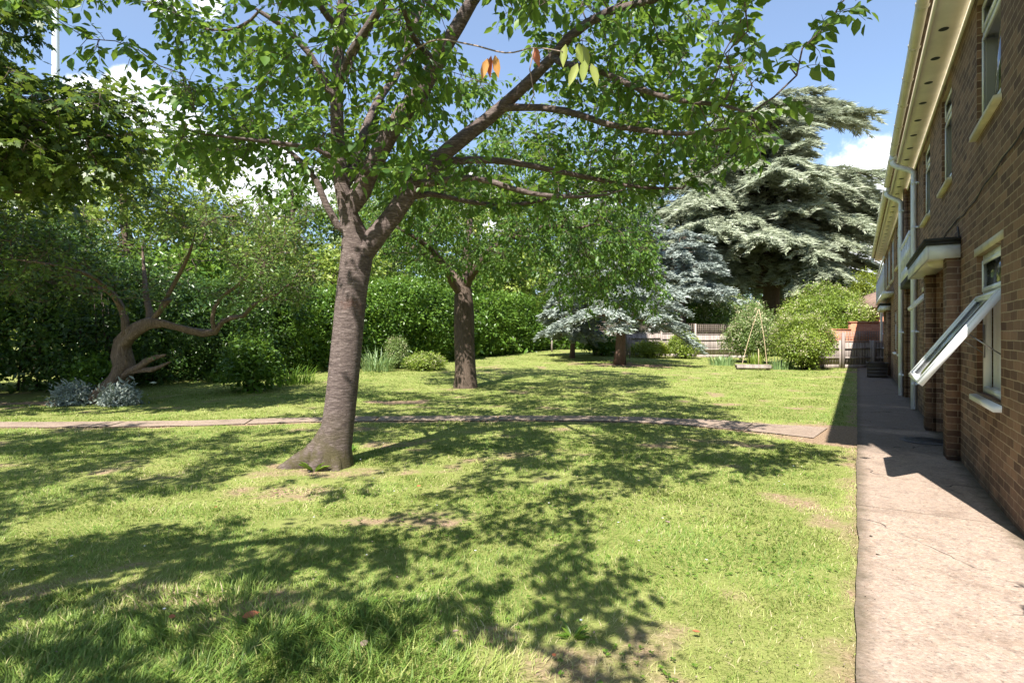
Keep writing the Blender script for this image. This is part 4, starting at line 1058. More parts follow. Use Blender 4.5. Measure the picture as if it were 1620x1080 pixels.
t2, *_ = make_tree('cherry_tree', b2 * np.array((1, 1, 1)), 'smaller shady cherry tree with thick dark upright trunk beyond the garden path', limbs2, A2, chl2, M['dark_bark'], step=.3, kill=.36, infl=2.6, r0=.006, seed=3, lump=.05, jit=.2)

# ---- tree behind the viewpoint, whose shade lies on the front lawn (same kind)
rgv = np.random.default_rng(91)
bv = np.array((-4.4, .3, -.05))
Av = shade_clumps([(60, 700, .75), (175, 715, .55), (10, 760, .5), (330, 745, .42), (425, 712, .32), (250, 770, .3), (60, 880, .35), (250, 852, .36), (150, 872, .32), (330, 880, .26), (230, 940, .24), (100, 985, .28), (330, 1000, .15), (40, 1050, .25),
   (200, 1065, .2), (420, 1050, .15), (440, 850, .12), (120, 688, .9), (300, 700, .5), (-80, 850, .5), (-150, 720, .8), (520, 1060, .12)], rgv, 36)
Av = sun_gap(Av, GAPS, .33)
make_tree('cherry_tree', bv, 'cherry tree left of the viewpoint whose boughs shade the front lawn', [([bv, bv + (.05, 0, 1.2), bv + (.15, .1, 2.1)], [.22, .17, .16], None),
  ([bv + (.15, .1, 2.1), bv + (.7, .5, 3.0), bv + (1.6, .9, 3.6), bv + (2.6, .7, 3.9)], [.12, .09, .06, .03], 0), ([bv + (.15, .1, 2.1), bv + (-.3, .7, 3.0), bv + (-.6, 1.4, 3.8)], [.11, .08, .03], 0)],
  Av, [(.03, 5.2, .112, .60, LEAF_OV, M['cherry_leaf'], .42, .30, 6)], M['cherry_bark'], step=.2, kill=.25, infl=2, r0=.0045, seed=92)

# ---- old gnarled tree at the left
b3 = px(165, 640, 12.1); b3[2] = -.08; k = 12.1
limbs3 = [([b3, *pp((158, 630, k), (182, 608, k), (196, 578, k), (190, 550, k + .1), (212, 524, k), (238, 511, k))], [.27, .215, .20, .185, .175, .15, .13], None),
 (pp((238, 511, k), (252, 492, k), (268, 474, k - .1)), [.09, .065, .05], 0),
 (pp((240, 511, k), (262, 512, k), (295, 521, k + .1), (335, 527, k + .1), (348, 512, k + .1), (362, 503, k + .1), (385, 500, k), (402, 482, k), (440, 465, k - .3)), [.10, .085, .075, .07, .06, .05, .045, .04, .015], 0),
 (pp((335, 527, k), (338, 490, k), (350, 470, k), (378, 450, k - .2), (400, 430, k - .4), (430, 420, k - .6)), [.05, .045, .04, .035, .025, .01], 0),
 (pp((200, 545, k), (198, 510, k), (190, 480, k + .2), (170, 460, k + .4), (110, 450, k + .6), (50, 440, k + .8)), [.09, .075, .065, .055, .04, .02], 0),
 (pp((240, 505, k), (232, 470, k + .4), (228, 430, k + .8), (225, 390, k + 1)), [.07, .06, .045, .02], 0),
 (pp((252, 492, k), (275, 450, k), (300, 400, k - .3), (310, 360, k - .4)), [.05, .045, .035, .015], 0),
 (pp((192, 590, k), (215, 584, k - .1), (238, 568, k - .2), (262, 561, k - .3)), [.10, .08, .065, .02], 0),
 (pp((215, 583, k), (240, 585, k - .2), (270, 572, k - .3)), [.07, .06, .015], 0),
 (pp((190, 480, k), (150, 440, k - .6), (90, 420, k - 1.2), (20, 410, k - 1.6)), [.05, .04, .03, .015], 0)]
A3 = np.concatenate([ell(1500, (-7.6, 11.9, 3.4), (4.6, 2.4, 1.7), rg2, .2), ell(260, (-5.0, 11.9, 2.7), (1.6, 1.2, 1.0), rg2)])
u_, v_ = frame_uv(A3); A3 = A3[(A3[:, 2] > 2.0) & (v_ < 485 + (u_ > 330) * 20) & (u_ < 520) & (A3[:, 2] < 4.4) & (fnoise(A3[:, 0] * .9, A3[:, 2] * 1.1, 2) > .42)]
tw3 = [(.03, 2.2, .105, .5, LEAF_DI, M['twig_leaf'], .2, .36, 6)]
make_tree('gnarled_tree', b3, 'old gnarled leaning tree with twisted brown trunk and twiggy crown before the shrubbery', limbs3, A3, tw3, M['gnarl_bark'], step=.2, kill=.3, infl=1.8, r0=.0055, seed=8, lump=.28, jit=.5)

# ---- maple hanging in from the left
b4 = np.array((-13.5, 9.5, -.05))
limbs4 = [([b4, b4 + (0.1, 0, 2), b4 + (.3, 0, 4), b4 + (.8, 0, 6.5), b4 + (1.4, 0, 9)], [.4, .33, .28, .2, .1], None),
 ([b4 + (.3, 0, 4), b4 + (1.6, -.3, 4.8), (-9.6, 9.0, 5.1), (-8.2, 8.8, 4.9), (-6.9, 8.7, 4.7)], [.16, .12, .09, .06, .02], 0),
 ([b4 + (.6, 0, 5.5), b4 + (1.8, -.5, 6.6), (-9.4, 8.5, 7.0), (-8, 8.2, 6.8), (-6.8, 8.0, 6.4)], [.13, .1, .08, .05, .02], 0),
 ([b4 + (.2, 0, 3.4), b4 + (1.4, .6, 3.9), (-10, 10.6, 4.2), (-8.6, 11, 4.1)], [.1, .08, .05, .02], 0)]
A4 = np.concatenate([ell(1900, (-10.2, 9.1, 5.5), (4.0, 2.8, 2.5), rg2, .2), ell(500, (-7.4, 8.9, 4.6), (1.9, 1.4, 1.0), rg2)])
u_, v_ = frame_uv(A4)
ok = (A4[:, 2] > 3.2) & (v_ < 300 - (u_ > 150) * 20) & ~((u_ > 42) & (u_ < 265) & (v_ > 22) & (v_ < 128)) & ~((u_ > 175) & (v_ < 130)) & ~((u_ > 310)) & ~((u_ > 230) & (v_ > 290)) & ~((u_ > 190) & (v_ < 155) & (v_ > -30)) & (fnoise(A4[:, 0] * .9 + A4[:, 2], A4[:, 1] * .9, 2) > .43)
A4 = A4[ok]
mp4 = [(.035, 4.6, .135, .75, LEAF_MA, M['maple_leaf'], .45, .42, 7)]
make_tree('maple_tree', b4, 'dark leaved maple reaching in over the top left corner of the lawn', limbs4, A4, mp4, M['dark_bark'], step=.27, kill=.33, infl=2.2, r0=.005, seed=9, jit=.25)
#SECTION-PLANTS
# ================================================================== HEDGES, SHRUBS
def clumps(C, Nn_, per, rad, size, wid, rg, flat=.6, droop=.2, tmpl=LEAF_DI, spread=.9):
    n = len(C); k = per
    off = rg.normal(0, 1, (n, k, 3)) * rad; nn = Nn_[:, None]; off -= nn * (off * nn).sum(-1, keepdims=True) * (1 - flat)
    P = (C[:, None] + off).reshape(-1, 3); Nr = np.repeat(Nn_, k, 0); m = len(P)
    D = norm(rdir_(m, rg) * spread + Nr * .45 + np.array((0, 0, -droop))); N = norm(Nr * .7 + np.array((0, 0, .7)) + rg.normal(0, .5, (m, 3)))
    sz = size * rg.uniform(.6, 1.3, m)
    tint = np.clip(np.repeat(rg.random(n), k) * .3 + rg.random(m) * .5 + .45 * (fnoise(P[:, 0] * .55 + P[:, 2] * .5, P[:, 1] * .55, 2) - .38), 0, 1)
    return P, D, N, sz, tint

def foliage(name, parent, parts, mat, wid=.5, tmpl=LEAF_DI):
    P, D, N, sz, ti = [np.concatenate(q) for q in zip(*parts)]
    return leaves(name, P, D, N, sz, sz * wid, tmpl, mat, parent, tint=ti)

def hedge(label, poly, h, depth, mat, size, dens, rg, bulge=.25, low=.25, topvar=.3, fill=True, name='hedge', per=16, stems=True, group=None, over=0.):
    poly = np.array(poly, float); o = np.array((poly[0][0], poly[0][1], tz(*poly[0])))
    root = empty(name, o, label, 'hedge', group)
    seg = np.linalg.norm(np.diff(poly, axis=0), axis=1); L = np.concatenate([[0], np.cumsum(seg)])
    def at_(q):
        x = np.interp(q, L, poly[:, 0]); y = np.interp(q, L, poly[:, 1]); e = .2
        dx = np.interp(q + e, L, poly[:, 0]) - np.interp(q - e, L, poly[:, 0]); dy = np.interp(q + e, L, poly[:, 1]) - np.interp(q - e, L, poly[:, 1])
        t = norm(np.stack([dx, dy], 1)); nrm = np.stack([t[:, 1], -t[:, 0]], 1)   # towards the lawn
        return np.stack([x, y], 1), nrm
    def hh(q): return h * (1 + topvar * (fnoise(q * .45, q * 0 + 3, 3) - .5))
    nf = int(dens * L[-1] * h); q = rg.uniform(0, L[-1], nf); z = low * rg.random(nf) + (hh(q) - .1) * rg.random(nf)
    z = np.clip(z, .1, None)
    p, nr = at_(q); prof = bulge * np.sin(np.clip(z / hh(q), 0, 1) * math.pi) + over * sstep(.25, .75, z / hh(q) + .5 * (fnoise(q * .7, z * 0, 2) - .5)) + 1.25 * (fnoise(q * .9, z * 1.1, 3) - .5) - .25 * (z / hh(q)) ** 4 + rg.normal(0, .06, nf)  # over pushes the upper half outward, shaped to shade the hedge foot
    Cf = np.concatenate([p + nr * prof[:, None], (z + terrain(p[:, 0], p[:, 1]))[:, None]], 1); Nf = np.concatenate([nr, np.full((nf, 1), .25)], 1)
    nt_ = int(dens * L[-1] * depth * .9); q = rg.uniform(0, L[-1], nt_); p, nr = at_(q); b = rg.uniform(-.05, 1, nt_) * depth
    z = hh(q) + .18 * (fnoise(q * 2, b * 2, 2) - .5) + rg.normal(0, .05, nt_)
    p = p - nr * b[:, None]; Ct = np.concatenate([p, (z + terrain(p[:, 0], p[:, 1]))[:, None]], 1); Nt = np.tile((0, 0, 1.), (nt_, 1))
    parts = [clumps(np.concatenate([Cf, Ct]) - o, norm(np.concatenate([Nf, Nt])), per, size * 1.3, size, .5, rg)]
    ni = int(dens * .8 * L[-1] * h); q = rg.uniform(0, L[-1], ni); p, nr = at_(q); z = rg.uniform(.15, 1, ni) * (hh(q) - .2); b = rg.uniform(.3, depth, ni)
    p = p - nr * b[:, None]; parts.append(clumps(np.concatenate([p, (z + terrain(p[:, 0], p[:, 1]))[:, None]], 1) - o, rdir_(ni, rg), 11, size * 2, size * 2.3, .5, rg))
    ng = int(14 * L[-1] * depth); q = rg.uniform(0, L[-1], ng); p, nr = at_(q); p = p - nr * rg.uniform(-.1, depth + .6, ng)[:, None]
    parts.append(clumps(np.concatenate([p, (rg.uniform(.04, .75, ng) + terrain(p[:, 0], p[:, 1]))[:, None]], 1) - o, norm(rdir_(ng, rg) + np.array((0, 0, .5))), 12, size * 1.8, size * 1.6, .5, rg))
    foliage('foliage', root, parts, mat, .52)
    g = MB()
    for _ in range(int(L[-1] * 2.2)):
        q = rg.uniform(0, L[-1], 1); p, nr = at_(q); p = p[0] - nr[0] * rg.uniform(.1, depth * .7); zb = tz(*p); a = rg.uniform(0, 6.28)
        P = np.array([(p[0], p[1], zb - .1), (p[0] + .1 * math.cos(a), p[1] + .1 * math.sin(a), zb + h * .35), (p[0] + .3 * math.cos(a), p[1] + .3 * math.sin(a), zb + h * .8)]) - o
        g.tube(P, [.03, .022, .01], 5)
    g.build('stem', M['stem'], root)
    return root

rgh = np.random.default_rng(77)
hedge('dense dark green shrubbery filling the left edge behind the gnarled tree', [(-17, 9.4), (-13.4, 11.6), (-10.9, 14.2), (-9.9, 15.6)], 3.5, 1.8, M['dark_leaf'], .11, 36, rgh, bulge=.35, low=.5, topvar=.6, name='hedge', per=15, over=1.1)
hedge('tall dark hedge between the gnarled tree and the near cherry trunk', [(-10.2, 15.4), (-9.2, 17.4), (-7.6, 19.6)], 3.4, 1.8, M['dark_leaf'], .12, 36, rgh, bulge=.35, low=.4, topvar=.55, per=14, over=1.0)
hedge('bright laurel hedge between the near trunk and the smaller cherry', [(-7.9, 19.2), (-6.1, 21.2), (-4.6, 23.0), (-2.4, 26.4)], 3.2, 1.8, M['hedge_leaf'], .14, 28, rgh, bulge=.2, low=.2, topvar=.4, per=13, over=.35)
hedge('clipped far hedge running back behind the smaller cherry trunk', [(-2.7, 26.0), (-.4, 30.0), (2.4, 36.6), (5.5, 38.4)], 3.05, 1.6, M['hedge_leaf'], .16, 20, rgh, bulge=.15, low=.1, topvar=.18, per=12)

def shrub(label, u, v, Y, w, h, mat, size, n, rg, flower=None, ff=0., name='shrub', cat='shrub', dep=None, per=14, z0=None, lump=.22, low=-.25, tmpl=LEAF_DI, wid=.5):
    X = (u - 810) / F * Y; zz = tz(X, Y) if z0 is None else z0
    root = empty(name, (X, Y, zz), label, cat)
    rx = w / 2; ry = (dep or w) / 2
    d = rdir(n, low, 1); nz_ = fnoise(d[:, 0] * 2.3 + u * .1, d[:, 1] * 2.3 + d[:, 2] * 2, 3)
    q = (1 + lump * 3.2 * (nz_ - .5)) * rg.uniform(.86, 1.04, n)
    C = d * q[:, None] * np.array((rx, ry, h * .56)); C[:, 2] += h * .46; C[:, 2] = np.clip(C[:, 2], .05, None)
    Nn_ = norm(d + np.array((0, 0, .25)))
    parts = [clumps(C, Nn_, per, size * 1.5, size, .5, rg)]
    ni = n // 3; d2 = rdir(ni) * (rg.random(ni) ** .5 * .8)[:, None]; C2 = d2 * np.array((rx, ry, h * .5)) + np.array((0, 0, h * .45)); parts.append(clumps(C2, rdir_(ni, rg), 8, size * 2, size * 1.8, .5, rg))
    foliage('foliage', root, parts, mat, wid, tmpl)
    if flower is not None:
        s_ = rg.random(n) < ff * (nz_ > .42) * 1.6
        pf = [clumps(C[s_] * 1.03, Nn_[s_], 12, size * .9, size * .55, .8, rg, spread=1.2)]
        foliage('blossom', root, pf, flower, .8)
    g = MB()
    for _ in range(7):
        a = rg.uniform(0, 6.28); g.tube([(.08 * math.cos(a), .08 * math.sin(a), -.08), (rx * .25 * math.cos(a), ry * .25 * math.sin(a), h * .35), (rx * .6 * math.cos(a), ry * .6 * math.sin(a), h * .75)], [.035, .025, .01], 5)
    g.build('stem', M['stem'], root)
    return root
r5 = np.random.default_rng(12)
shrub('big round green shrub with cream blossom against the wooden fence right of the cane poles', 1272, 583, 24.0, 2.4, 2.15, M['lime_leaf'], .085, 900, r5, M['cream_flower'], .32, dep=2.0)
shrub('loose flowering shrub in front of the trellis just behind the cane poles', 1190, 578, 28.0, 2.5, 2.3, M['pale_leaf'], .10, 700, r5, M['cream_flower'], .40, dep=2)
shrub('small olive green bush leaning on the pale fence panel', 1082, 566, 30.3, 1.7, 1.35, M['lime_leaf'], .09, 330, r5, dep=1.2, lump=.35)
shrub('low yellow green bush at the fence foot right of the spruce trunk', 1028, 566, 30.4, 1.9, .8, M['gold_leaf'], .09, 300, r5, dep=1.0)
shrub('dark green bush seen under the blue spruce', 955, 563, 31.0, 2.2, 1.15, M['hedge_leaf'], .10, 350, r5, dep=1.3)
shrub('broad cream flecked shrub behind the fence trellis, above the blossom shrub', 1165, 545, 34, 4.2, 3.3, M['pale_leaf'], .13, 750, r5, M['cream_flower'], .30)
shrub('tall light green shrub standing behind the brick wall', 1305, 545, 33, 5.0, 4.0, M['lime_leaf'], .13, 1100, r5, M['cream_flower'], .22)
shrub('mid green shrub behind the trellis between spruce and cedar trunk', 1095, 545, 35.5, 3.4, 3.1, M['hedge_leaf'], .13, 600, r5, M['cream_flower'], .10)
shrub('yellow green conifer column beside the far corner of the apartment block', 1376, 545, 36, 2.8, 5.0, M['gold_leaf'], .15, 800, r5, lump=.3, wid=.25)
shrub('leafy green bush above the brick wall next to the yellow conifer', 1340, 545, 37.5, 3.2, 4.4, M['lime_leaf'], .14, 700, r5)
shrub('low flowering border plant mound at the foot of the hedge left of the smaller cherry', 672, 585, 21.3, 1.5, .55, M['lime_leaf'], .07, 260, r5, M['cream_flower'], .3)
shrub('brown seeded perennial clump standing against the laurel hedge', 628, 585, 21.6, .8, 1.15, M['pale_leaf'], .07, 190, r5, M['cream_flower'], .3)
shrub('leafy sapling bush under the overhang right of the gnarled tree', 398, 600, 14.6, 1.3, 1.35, M['hedge_leaf'], .11, 240, r5, lump=.4)
shrub('bright low seedling bush left of the gnarled trunk', 152, 618, 13.6, .75, .8, M['hedge_leaf'], .12, 110, r5)
shrub('silvery sage clump left of the gnarled tree base', 116, 643, 11.8, .46, .30, M['silver_leaf'], .085, 120, r5, wid=.28, name='sage_plant', cat='plant', per=16)
shrub('silvery blue sage clump right of the gnarled tree base', 190, 640, 11.7, .46, .28, M['silver_leaf'], .085, 120, r5, wid=.28, name='sage_plant', cat='plant', per=16)

def blade_clump(label, u, v, Y, w, h, n, mat, rg, arch=.6, name='iris_clump', cat='plant', bw=.03):
    X = (u - 810) / F * Y; o = np.array((X, Y, tz(X, Y))); a = rg.uniform(0, 2 * math.pi, n); L = h * rg.uniform(.6, 1.15, n)
    r_ = np.sqrt(rg.random(n)); B0 = np.stack([np.cos(a) * r_ * w / 2, np.sin(a) * r_ * w / 3, -.02 + 0 * a], 1)
    d = np.stack([np.cos(a + rg.normal(0, .6, n)), np.sin(a), 0 * a], 1); lean = arch * rg.uniform(.2, 1.1, n)
    sw = norm(np.cross(d, (0, 0, 1.))) ; V = []
    for f, ww in ((0, 1), (.35, 1), (.7, .75), (1, .05)):
        c = B0 + d * (L * lean * f ** 1.8)[:, None] + np.array((0, 0, 1.)) * (L * (f - .45 * lean * f ** 2.4))[:, None]; V += [c - sw * bw * .5 * ww, c + sw * bw * .5 * ww]
    V = np.stack(V, 1).reshape(-1, 3); off = np.arange(n)[:, None] * 8
    Q = np.concatenate([off + np.array([[2 * i, 2 * i + 1, 2 * i + 3, 2 * i + 2]]) for i in range(3)])
    ob = mk(name, V, [Q], mat, tint=np.repeat(rg.random(n), 8)); ob.location = o
    return tag(ob, label, cat)
blade_clump('pale strap leaved clump in front of the fence, left of the cane poles', 1142, 574, 26.4, 1.3, .55, 150, M['iris_leaf'], r5, .45, bw=.045)
blade_clump('pale strap leaved clump at the foot of the blossom shrub right of the poles', 1236, 580, 24.1, 1.1, .6, 130, M['iris_leaf'], r5, .4, bw=.045)
blade_clump('green strap leaved clump right behind the low wooden platform', 1196, 577, 26.2, .8, .7, 90, M['lime_leaf'], r5, .35, bw=.04)
blade_clump('arching grassy clump against the hedge right of the near trunk', 596, 590, 20.6, 1.3, 1.0, 150, M['iris_leaf'], r5, 1.0, bw=.028)
blade_clump('arching dark fern like clump left of the near trunk at the hedge foot', 455, 602, 16.4, 1.5, .7, 170, M['hedge_leaf'], r5, 1.1, name='fern_clump', bw=.03)
blade_clump('short arching clump in shade between the gnarled tree and the leafy sapling', 350, 606, 16.6, .8, .5, 100, M['hedge_leaf'], r5, 1.1, name='fern_clump', bw=.028)

# ================================================================== BACKGROUND TREES
def far_tree(label, u, Y, top, rad, mat, seed, base=.14, leaf=.20, prob=2.7, nattr=900, bark='dark_bark', asp=1.0, thick=.004):
    rg = np.random.default_rng(seed); X = (u - 810) / F * Y; H = CH + (HZ - top) / F * Y; b = np.array((X, Y, tz(X, Y) - .1))
    l_ = [([b, b + (.1, .1, H * .3), b + (rg.uniform(-.4, .4), 0, H * .6), b + (rg.uniform(-.6, .6), 0, H * .86)], [.03 * H, .024 * H, .014 * H, .004 * H], None)]
    A = []
    for _ in range(9):
        a = rg.uniform(0, 6.28); q = rg.uniform(.2, .62) * rad; hz = rg.uniform(base + .12, .86) * H; rr = rad * rg.uniform(.34, .6)
        A.append(ell(nattr // 9, (X + q * math.cos(a), Y + q * math.sin(a), hz), (rr, rr, rr * .8 * asp), rg, .3))
    A = np.concatenate(A); A = A[(A[:, 2] > base * H) & (A[:, 2] < H)]
    sc_ = rad / 4.
    return make_tree('tree', b, label, l_, A, [(.08, prob * 1.9, leaf * 1.1, .6, LEAF_DI, mat, .5, .75 * max(1, sc_), 9)], M[bark], group='trees behind the hedge', step=.5 * max(1, sc_), kill=.6 * max(1, sc_), infl=4, r0=.012, seed=seed, jit=.25)[0]
far_tree('tall yellow green tree behind the shrubbery, under the maple, at the left edge', 60, 19, 205, 3.6, M['lime_leaf'], 101)
far_tree('tall pale green tree rising behind the gnarled tree', 205, 23, 165, 3.9, M['lime_leaf'], 102, prob=2.0)
far_tree('mid green tree behind the hedge right of the tall pale one', 330, 25, 296, 3.4, M['lime_leaf'], 103)
far_tree('leafy green tree behind the hedge just left of the near trunk', 455, 29, 262, 3.8, M['hedge_leaf'], 104)
far_tree('pale twiggy tree behind the hedge right of the near fork', 610, 33, 235, 4.3, M['pale_leaf'], 105)
far_tree('olive tree rising behind the smaller cherry crown', 745, 37, 250, 4.8, M['lime_leaf'], 106)
far_tree('dark tree behind the far hedge between the smaller cherry and the spruce', 865, 42, 262, 4.8, M['hedge_leaf'], 107)
far_tree('yellow green tree behind the far end of the hedge', 950, 47, 300, 4.5, M['lime_leaf'], 108)
far_tree('low bushy tree behind the hedge at the left edge of the photo', 5, 22, 330, 3.8, M['hedge_leaf'], 109, base=.08)
far_tree('low bushy tree behind the hedge below the tall pale tree', 270, 20.5, 385, 2.9, M['hedge_leaf'], 110, base=.08)
far_tree('low dense tree behind the hedge crossing the near trunk', 540, 27, 372, 3.4, M['lime_leaf'], 111, base=.08)
far_tree('broad low tree closing the gap behind the hedge left of the near trunk', 400, 24, 372, 3.2, M['lime_leaf'], 112, base=.08)
far_tree('low bushy tree in the shade behind the smaller cherry', 700, 31, 395, 3.6, M['hedge_leaf'], 113, base=.08)
far_tree('low bushy tree behind the far hedge left of the small spruce', 810, 38, 400, 4.2, M['lime_leaf'], 114, base=.08)
far_tree('low tree far behind the spruces', 1010, 50, 400, 5.5, M['hedge_leaf'], 115, base=.08)
far_tree('low tree far behind the cedar trunk', 1150, 60, 430, 7, M['hedge_leaf'], 116, base=.06, leaf=.26)
far_tree('low tree far behind the cedar right side', 1300, 62, 425, 7, M['hedge_leaf'], 117, base=.06, leaf=.26)
far_tree('low dark tree far behind the shrubbery at the left edge', -120, 20, 300, 4.5, M['hedge_leaf'], 118, base=.08)
for nm, (u, Y, H, w) in {}.items(): pass

# ================================================================== CONIFERS
def conifer(name, label, u, Y, trunk_h, r0, prof, nl, mat, bark, card, cw, rg, rise=.25, drop=.45, hang=.3, zmin=1.0, nb=16, nc=16, lean=0., multi=1, blen=.34, group=None, tmpl=LEAF_DI):
    X = (u - 810) / F * Y; zz = tz(X, Y) if Y < 40 else .5; o = np.array((X, Y, zz - .1)); root = empty(name, o, label, 'tree', group)
    tr = MB()
    hs = np.linspace(0, 1, 14); cx = .15 * np.sin(hs * 5) * r0 * 3
    tr.tube(np.stack([cx, 0 * hs, hs * trunk_h], 1), r0 * (1 - hs * .93) * (1 + .22 * np.exp(-hs * 40)), 14)
    tr.build('trunk', bark, root, smooth=True)
    P_, D_, N_, S_, T_ = [], [], [], [], []; lb = MB()
    for i in range(nl):
        f = (i + .5) / nl; h = zmin + (trunk_h * .985 - zmin) * f + rg.normal(0, .12); a = i * 2.39996 + rg.normal(0, .35)
        Rr = prof(h, a) * rg.uniform(.78, 1.08)
        if Rr < .25: continue
        d = np.array((math.cos(a), math.sin(a), 0)); sd = np.array((-d[1], d[0], 0))
        bend = rg.normal(0, .12); rs, dr = rise * rg.uniform(.6, 1.4), drop * rg.uniform(.7, 1.3)
        def lp(t): t = np.asarray(t, float)[..., None]; return np.array((0, 0, h)) + d * Rr * t + sd * bend * Rr * t ** 2 + np.array((0, 0, 1.)) * Rr * (rs * t - dr * t ** 2)
        tt = np.linspace(0, 1, 7); rb = max(.02, r0 * .22 * (1 - h / trunk_h) + .02); lb.tube(lp(tt), np.linspace(rb, .008, 7), 5, cap=False)
        nbr = max(5, int(nb * min(1.3, Rr / prof.ref)))
        t0 = rg.uniform(.12, 1, nbr) ** .75; bp = lp(t0); sgn = np.where(rg.random(nbr) < .5, -1., 1.)[:, None]
        bd = norm(d * rg.uniform(.45, 1.1, (nbr, 1)) + sd * sgn * rg.uniform(.3, 1.0, (nbr, 1)) + rg.normal(0, .12, (nbr, 3)))
        bl_ = blen * Rr * (1.05 - .55 * t0) * rg.uniform(.6, 1.2, nbr)
        c = rg.random((nbr, nc)); hz_ = np.stack([0 * c, 0 * c, -hang * c ** 1.6 * bl_[:, None] + .05], -1)
        side = norm(np.cross(bd, (0, 0, 1.)))[:, None] * rg.normal(0, .16, (nbr, nc, 1)) * bl_[:, None, None] * (1.1 - c[..., None])
        P = bp[:, None] + bd[:, None] * (bl_[:, None] * c)[..., None] + side + hz_ + rg.normal(0, .04, (nbr, nc, 3))
        D = norm(bd[:, None] + norm(np.cross(bd, (0, 0, 1.)))[:, None] * rg.normal(0, .6, (nbr, nc, 1)) + np.array((0, 0, .25 - hang)) + rg.normal(0, .15, (nbr, nc, 3)))
        N = norm(np.array((0, 0, .7)) + d * .55 + rg.normal(0, .55, (nbr, nc, 3)))
        P_.append(P.reshape(-1, 3)); D_.append(D.reshape(-1, 3)); N_.append(N.reshape(-1, 3))
        T_.append((np.repeat(rg.random(nbr), nc) * .4 + rg.random(nbr * nc) * .6))
    lb.build('branch', bark, root)
    P, D, N, ti = map(np.concatenate, (P_, D_, N_, T_)); n = len(P); sz = card * rg.uniform(.6, 1.4, n)
    print(name, 'cards', n)
    leaves('foliage', P, D, N, sz, sz * cw, tmpl, mat, root, tint=ti)
    return root
def cedar_prof(h, a):
    r_ = math.cos(a)                                   # + towards the right of the photograph
    if h > 16.6: return (7.6 if r_ > 0 else 4.6) * (.6 + .4 * abs(r_)) * (1 - (h - 16.6) / 8)
    if h > 13.4: return 2.0 if r_ > .1 else 5.8
    return (8.3 if r_ > 0 else 9.6) * (.85 + .15 * abs(r_)) * (1 - .10 * abs(h - 9) / 4)
cedar_prof.ref = 7
conifer('cedar_tree', 'huge grey green cedar with spreading layered branches behind the fence', 1214, 43, 19.0, .75, cedar_prof, 250, M['cedar_needle'], M['dark_bark'], .44, .17, np.random.default_rng(41), rise=.30, drop=.42, hang=.5, zmin=4.6, nb=32, nc=78, blen=.36, tmpl=NEEDLE)
def spruce_prof(h, a): return max(.25, 3.9 * (1 - h / 10.3) ** .8) * (1.0 if h > 1.8 else .95)
spruce_prof.ref = 3.2
conifer('spruce_tree', 'blue spruce with red brown trunk and drooping grey blue branches on the lawn', 980, 25.6, 9.9, .25, spruce_prof, 110, M['blue_needle'], M['red_bark'], .20, .26, np.random.default_rng(42), rise=.16, drop=.42, hang=.35, zmin=2.1, nb=20, nc=40, blen=.40)
def spruce2(h, a): return max(.25, 2.3 * (1 - h / 6.6) ** .75)
spruce2.ref = 2.0
conifer('spruce_tree', 'smaller silvery spruce sweeping to the ground left of the red brown trunk', 905, 29.0, 6.2, .14, spruce2, 60, M['blue_needle'], M['red_bark'], .21, .30, np.random.default_rng(43), rise=.12, drop=.5, hang=.4, zmin=1.4, nb=18, nc=36, blen=.42)
def spruce3(h, a): return 4.2 * max(0., 1 - h / 8.6) ** .5
spruce3.ref = 3.4
conifer('spruce_tree', 'blue spruce behind the fence trellis in front of the cedar', 1078, 33.5, 7.4, .22, spruce3, 72, M['blue_needle'], M['dark_bark'], .24, .26, np.random.default_rng(44), rise=.12, drop=.30, hang=.35, zmin=3.4, nb=18, nc=36, blen=.42)

# ================================================================== FENCES AND BRICK WALL
def fence(label, x0, x1, Y, h, trel=None, bays=1.83, zb=None, group=None):
    root = empty('fence', (x0, Y, 0), label, 'fence', group); n = max(1, round((x1 - x0) / bays)); w = (x1 - x0) / n
    for i in range(n):
        a, b = i * w + .05, (i + 1) * w - .05; z0 = tz(x0 + (a + b) / 2, Y) if zb is None else zb
        p = MB(); q = a
        while q < b - .02:
            e = min(b, q + .118); p.box(q, e, -.008 + .006 * random.random(), .012, z0 + .16, z0 + h - .02 * random.random()); q = e + .004
        pn = p.build('panel', M['fence_wood'], root)
        g = MB(); g.box(a, b, -.01, .02, z0 - .03, z0 + .157); g.build('gravel_board', M['fence_wood'], root)
        for hh_ in (.42, h - .32): 
            r_ = MB(); r_.box(a, b, -.055, -.012, z0 + hh_, z0 + hh_ + .075); r_.build('rail', M['fence_wood'], root)
        r_ = MB(); r_.box(a, b, -.03, .03, z0 + h + .002, z0 + h + .04); r_.build('capping', M['fence_wood'], root)
        if trel and trel(i, n):
            t_ = MB(); th_ = .52; zt = z0 + h + .045
            for k in np.arange(a, b, .11): t_.box(k, k + .022, -.012, -.001, zt, zt + th_)
            for k in np.arange(0, th_ + .01, .104): t_.box(a, b, .0005, .011, zt + k, zt + k + .022)
            t_.build('trellis', M['trellis_wood'], root)
    for i in range(n + 1):
        z0 = tz(x0 + i * w, Y) if zb is None else zb
        p = MB(); p.box(i * w - .045, i * w + .045, -.07, .03, z0 - .1, z0 + h + (.6 if trel and (trel(min(i, n - 1), n)) else .08)); p.build('post', M['fence_wood'], root)
    return root
fence('weathered grey board fence with square trellis on top behind the lawn', 4.6, 14.2, 31.8, 1.28, lambda i, n: True)
fence('low weathered board fence closing the lawn beside the far end of the block', 13.2, 17.3, 25.0, 1.16, lambda i, n: False, 1.37, zb=0)
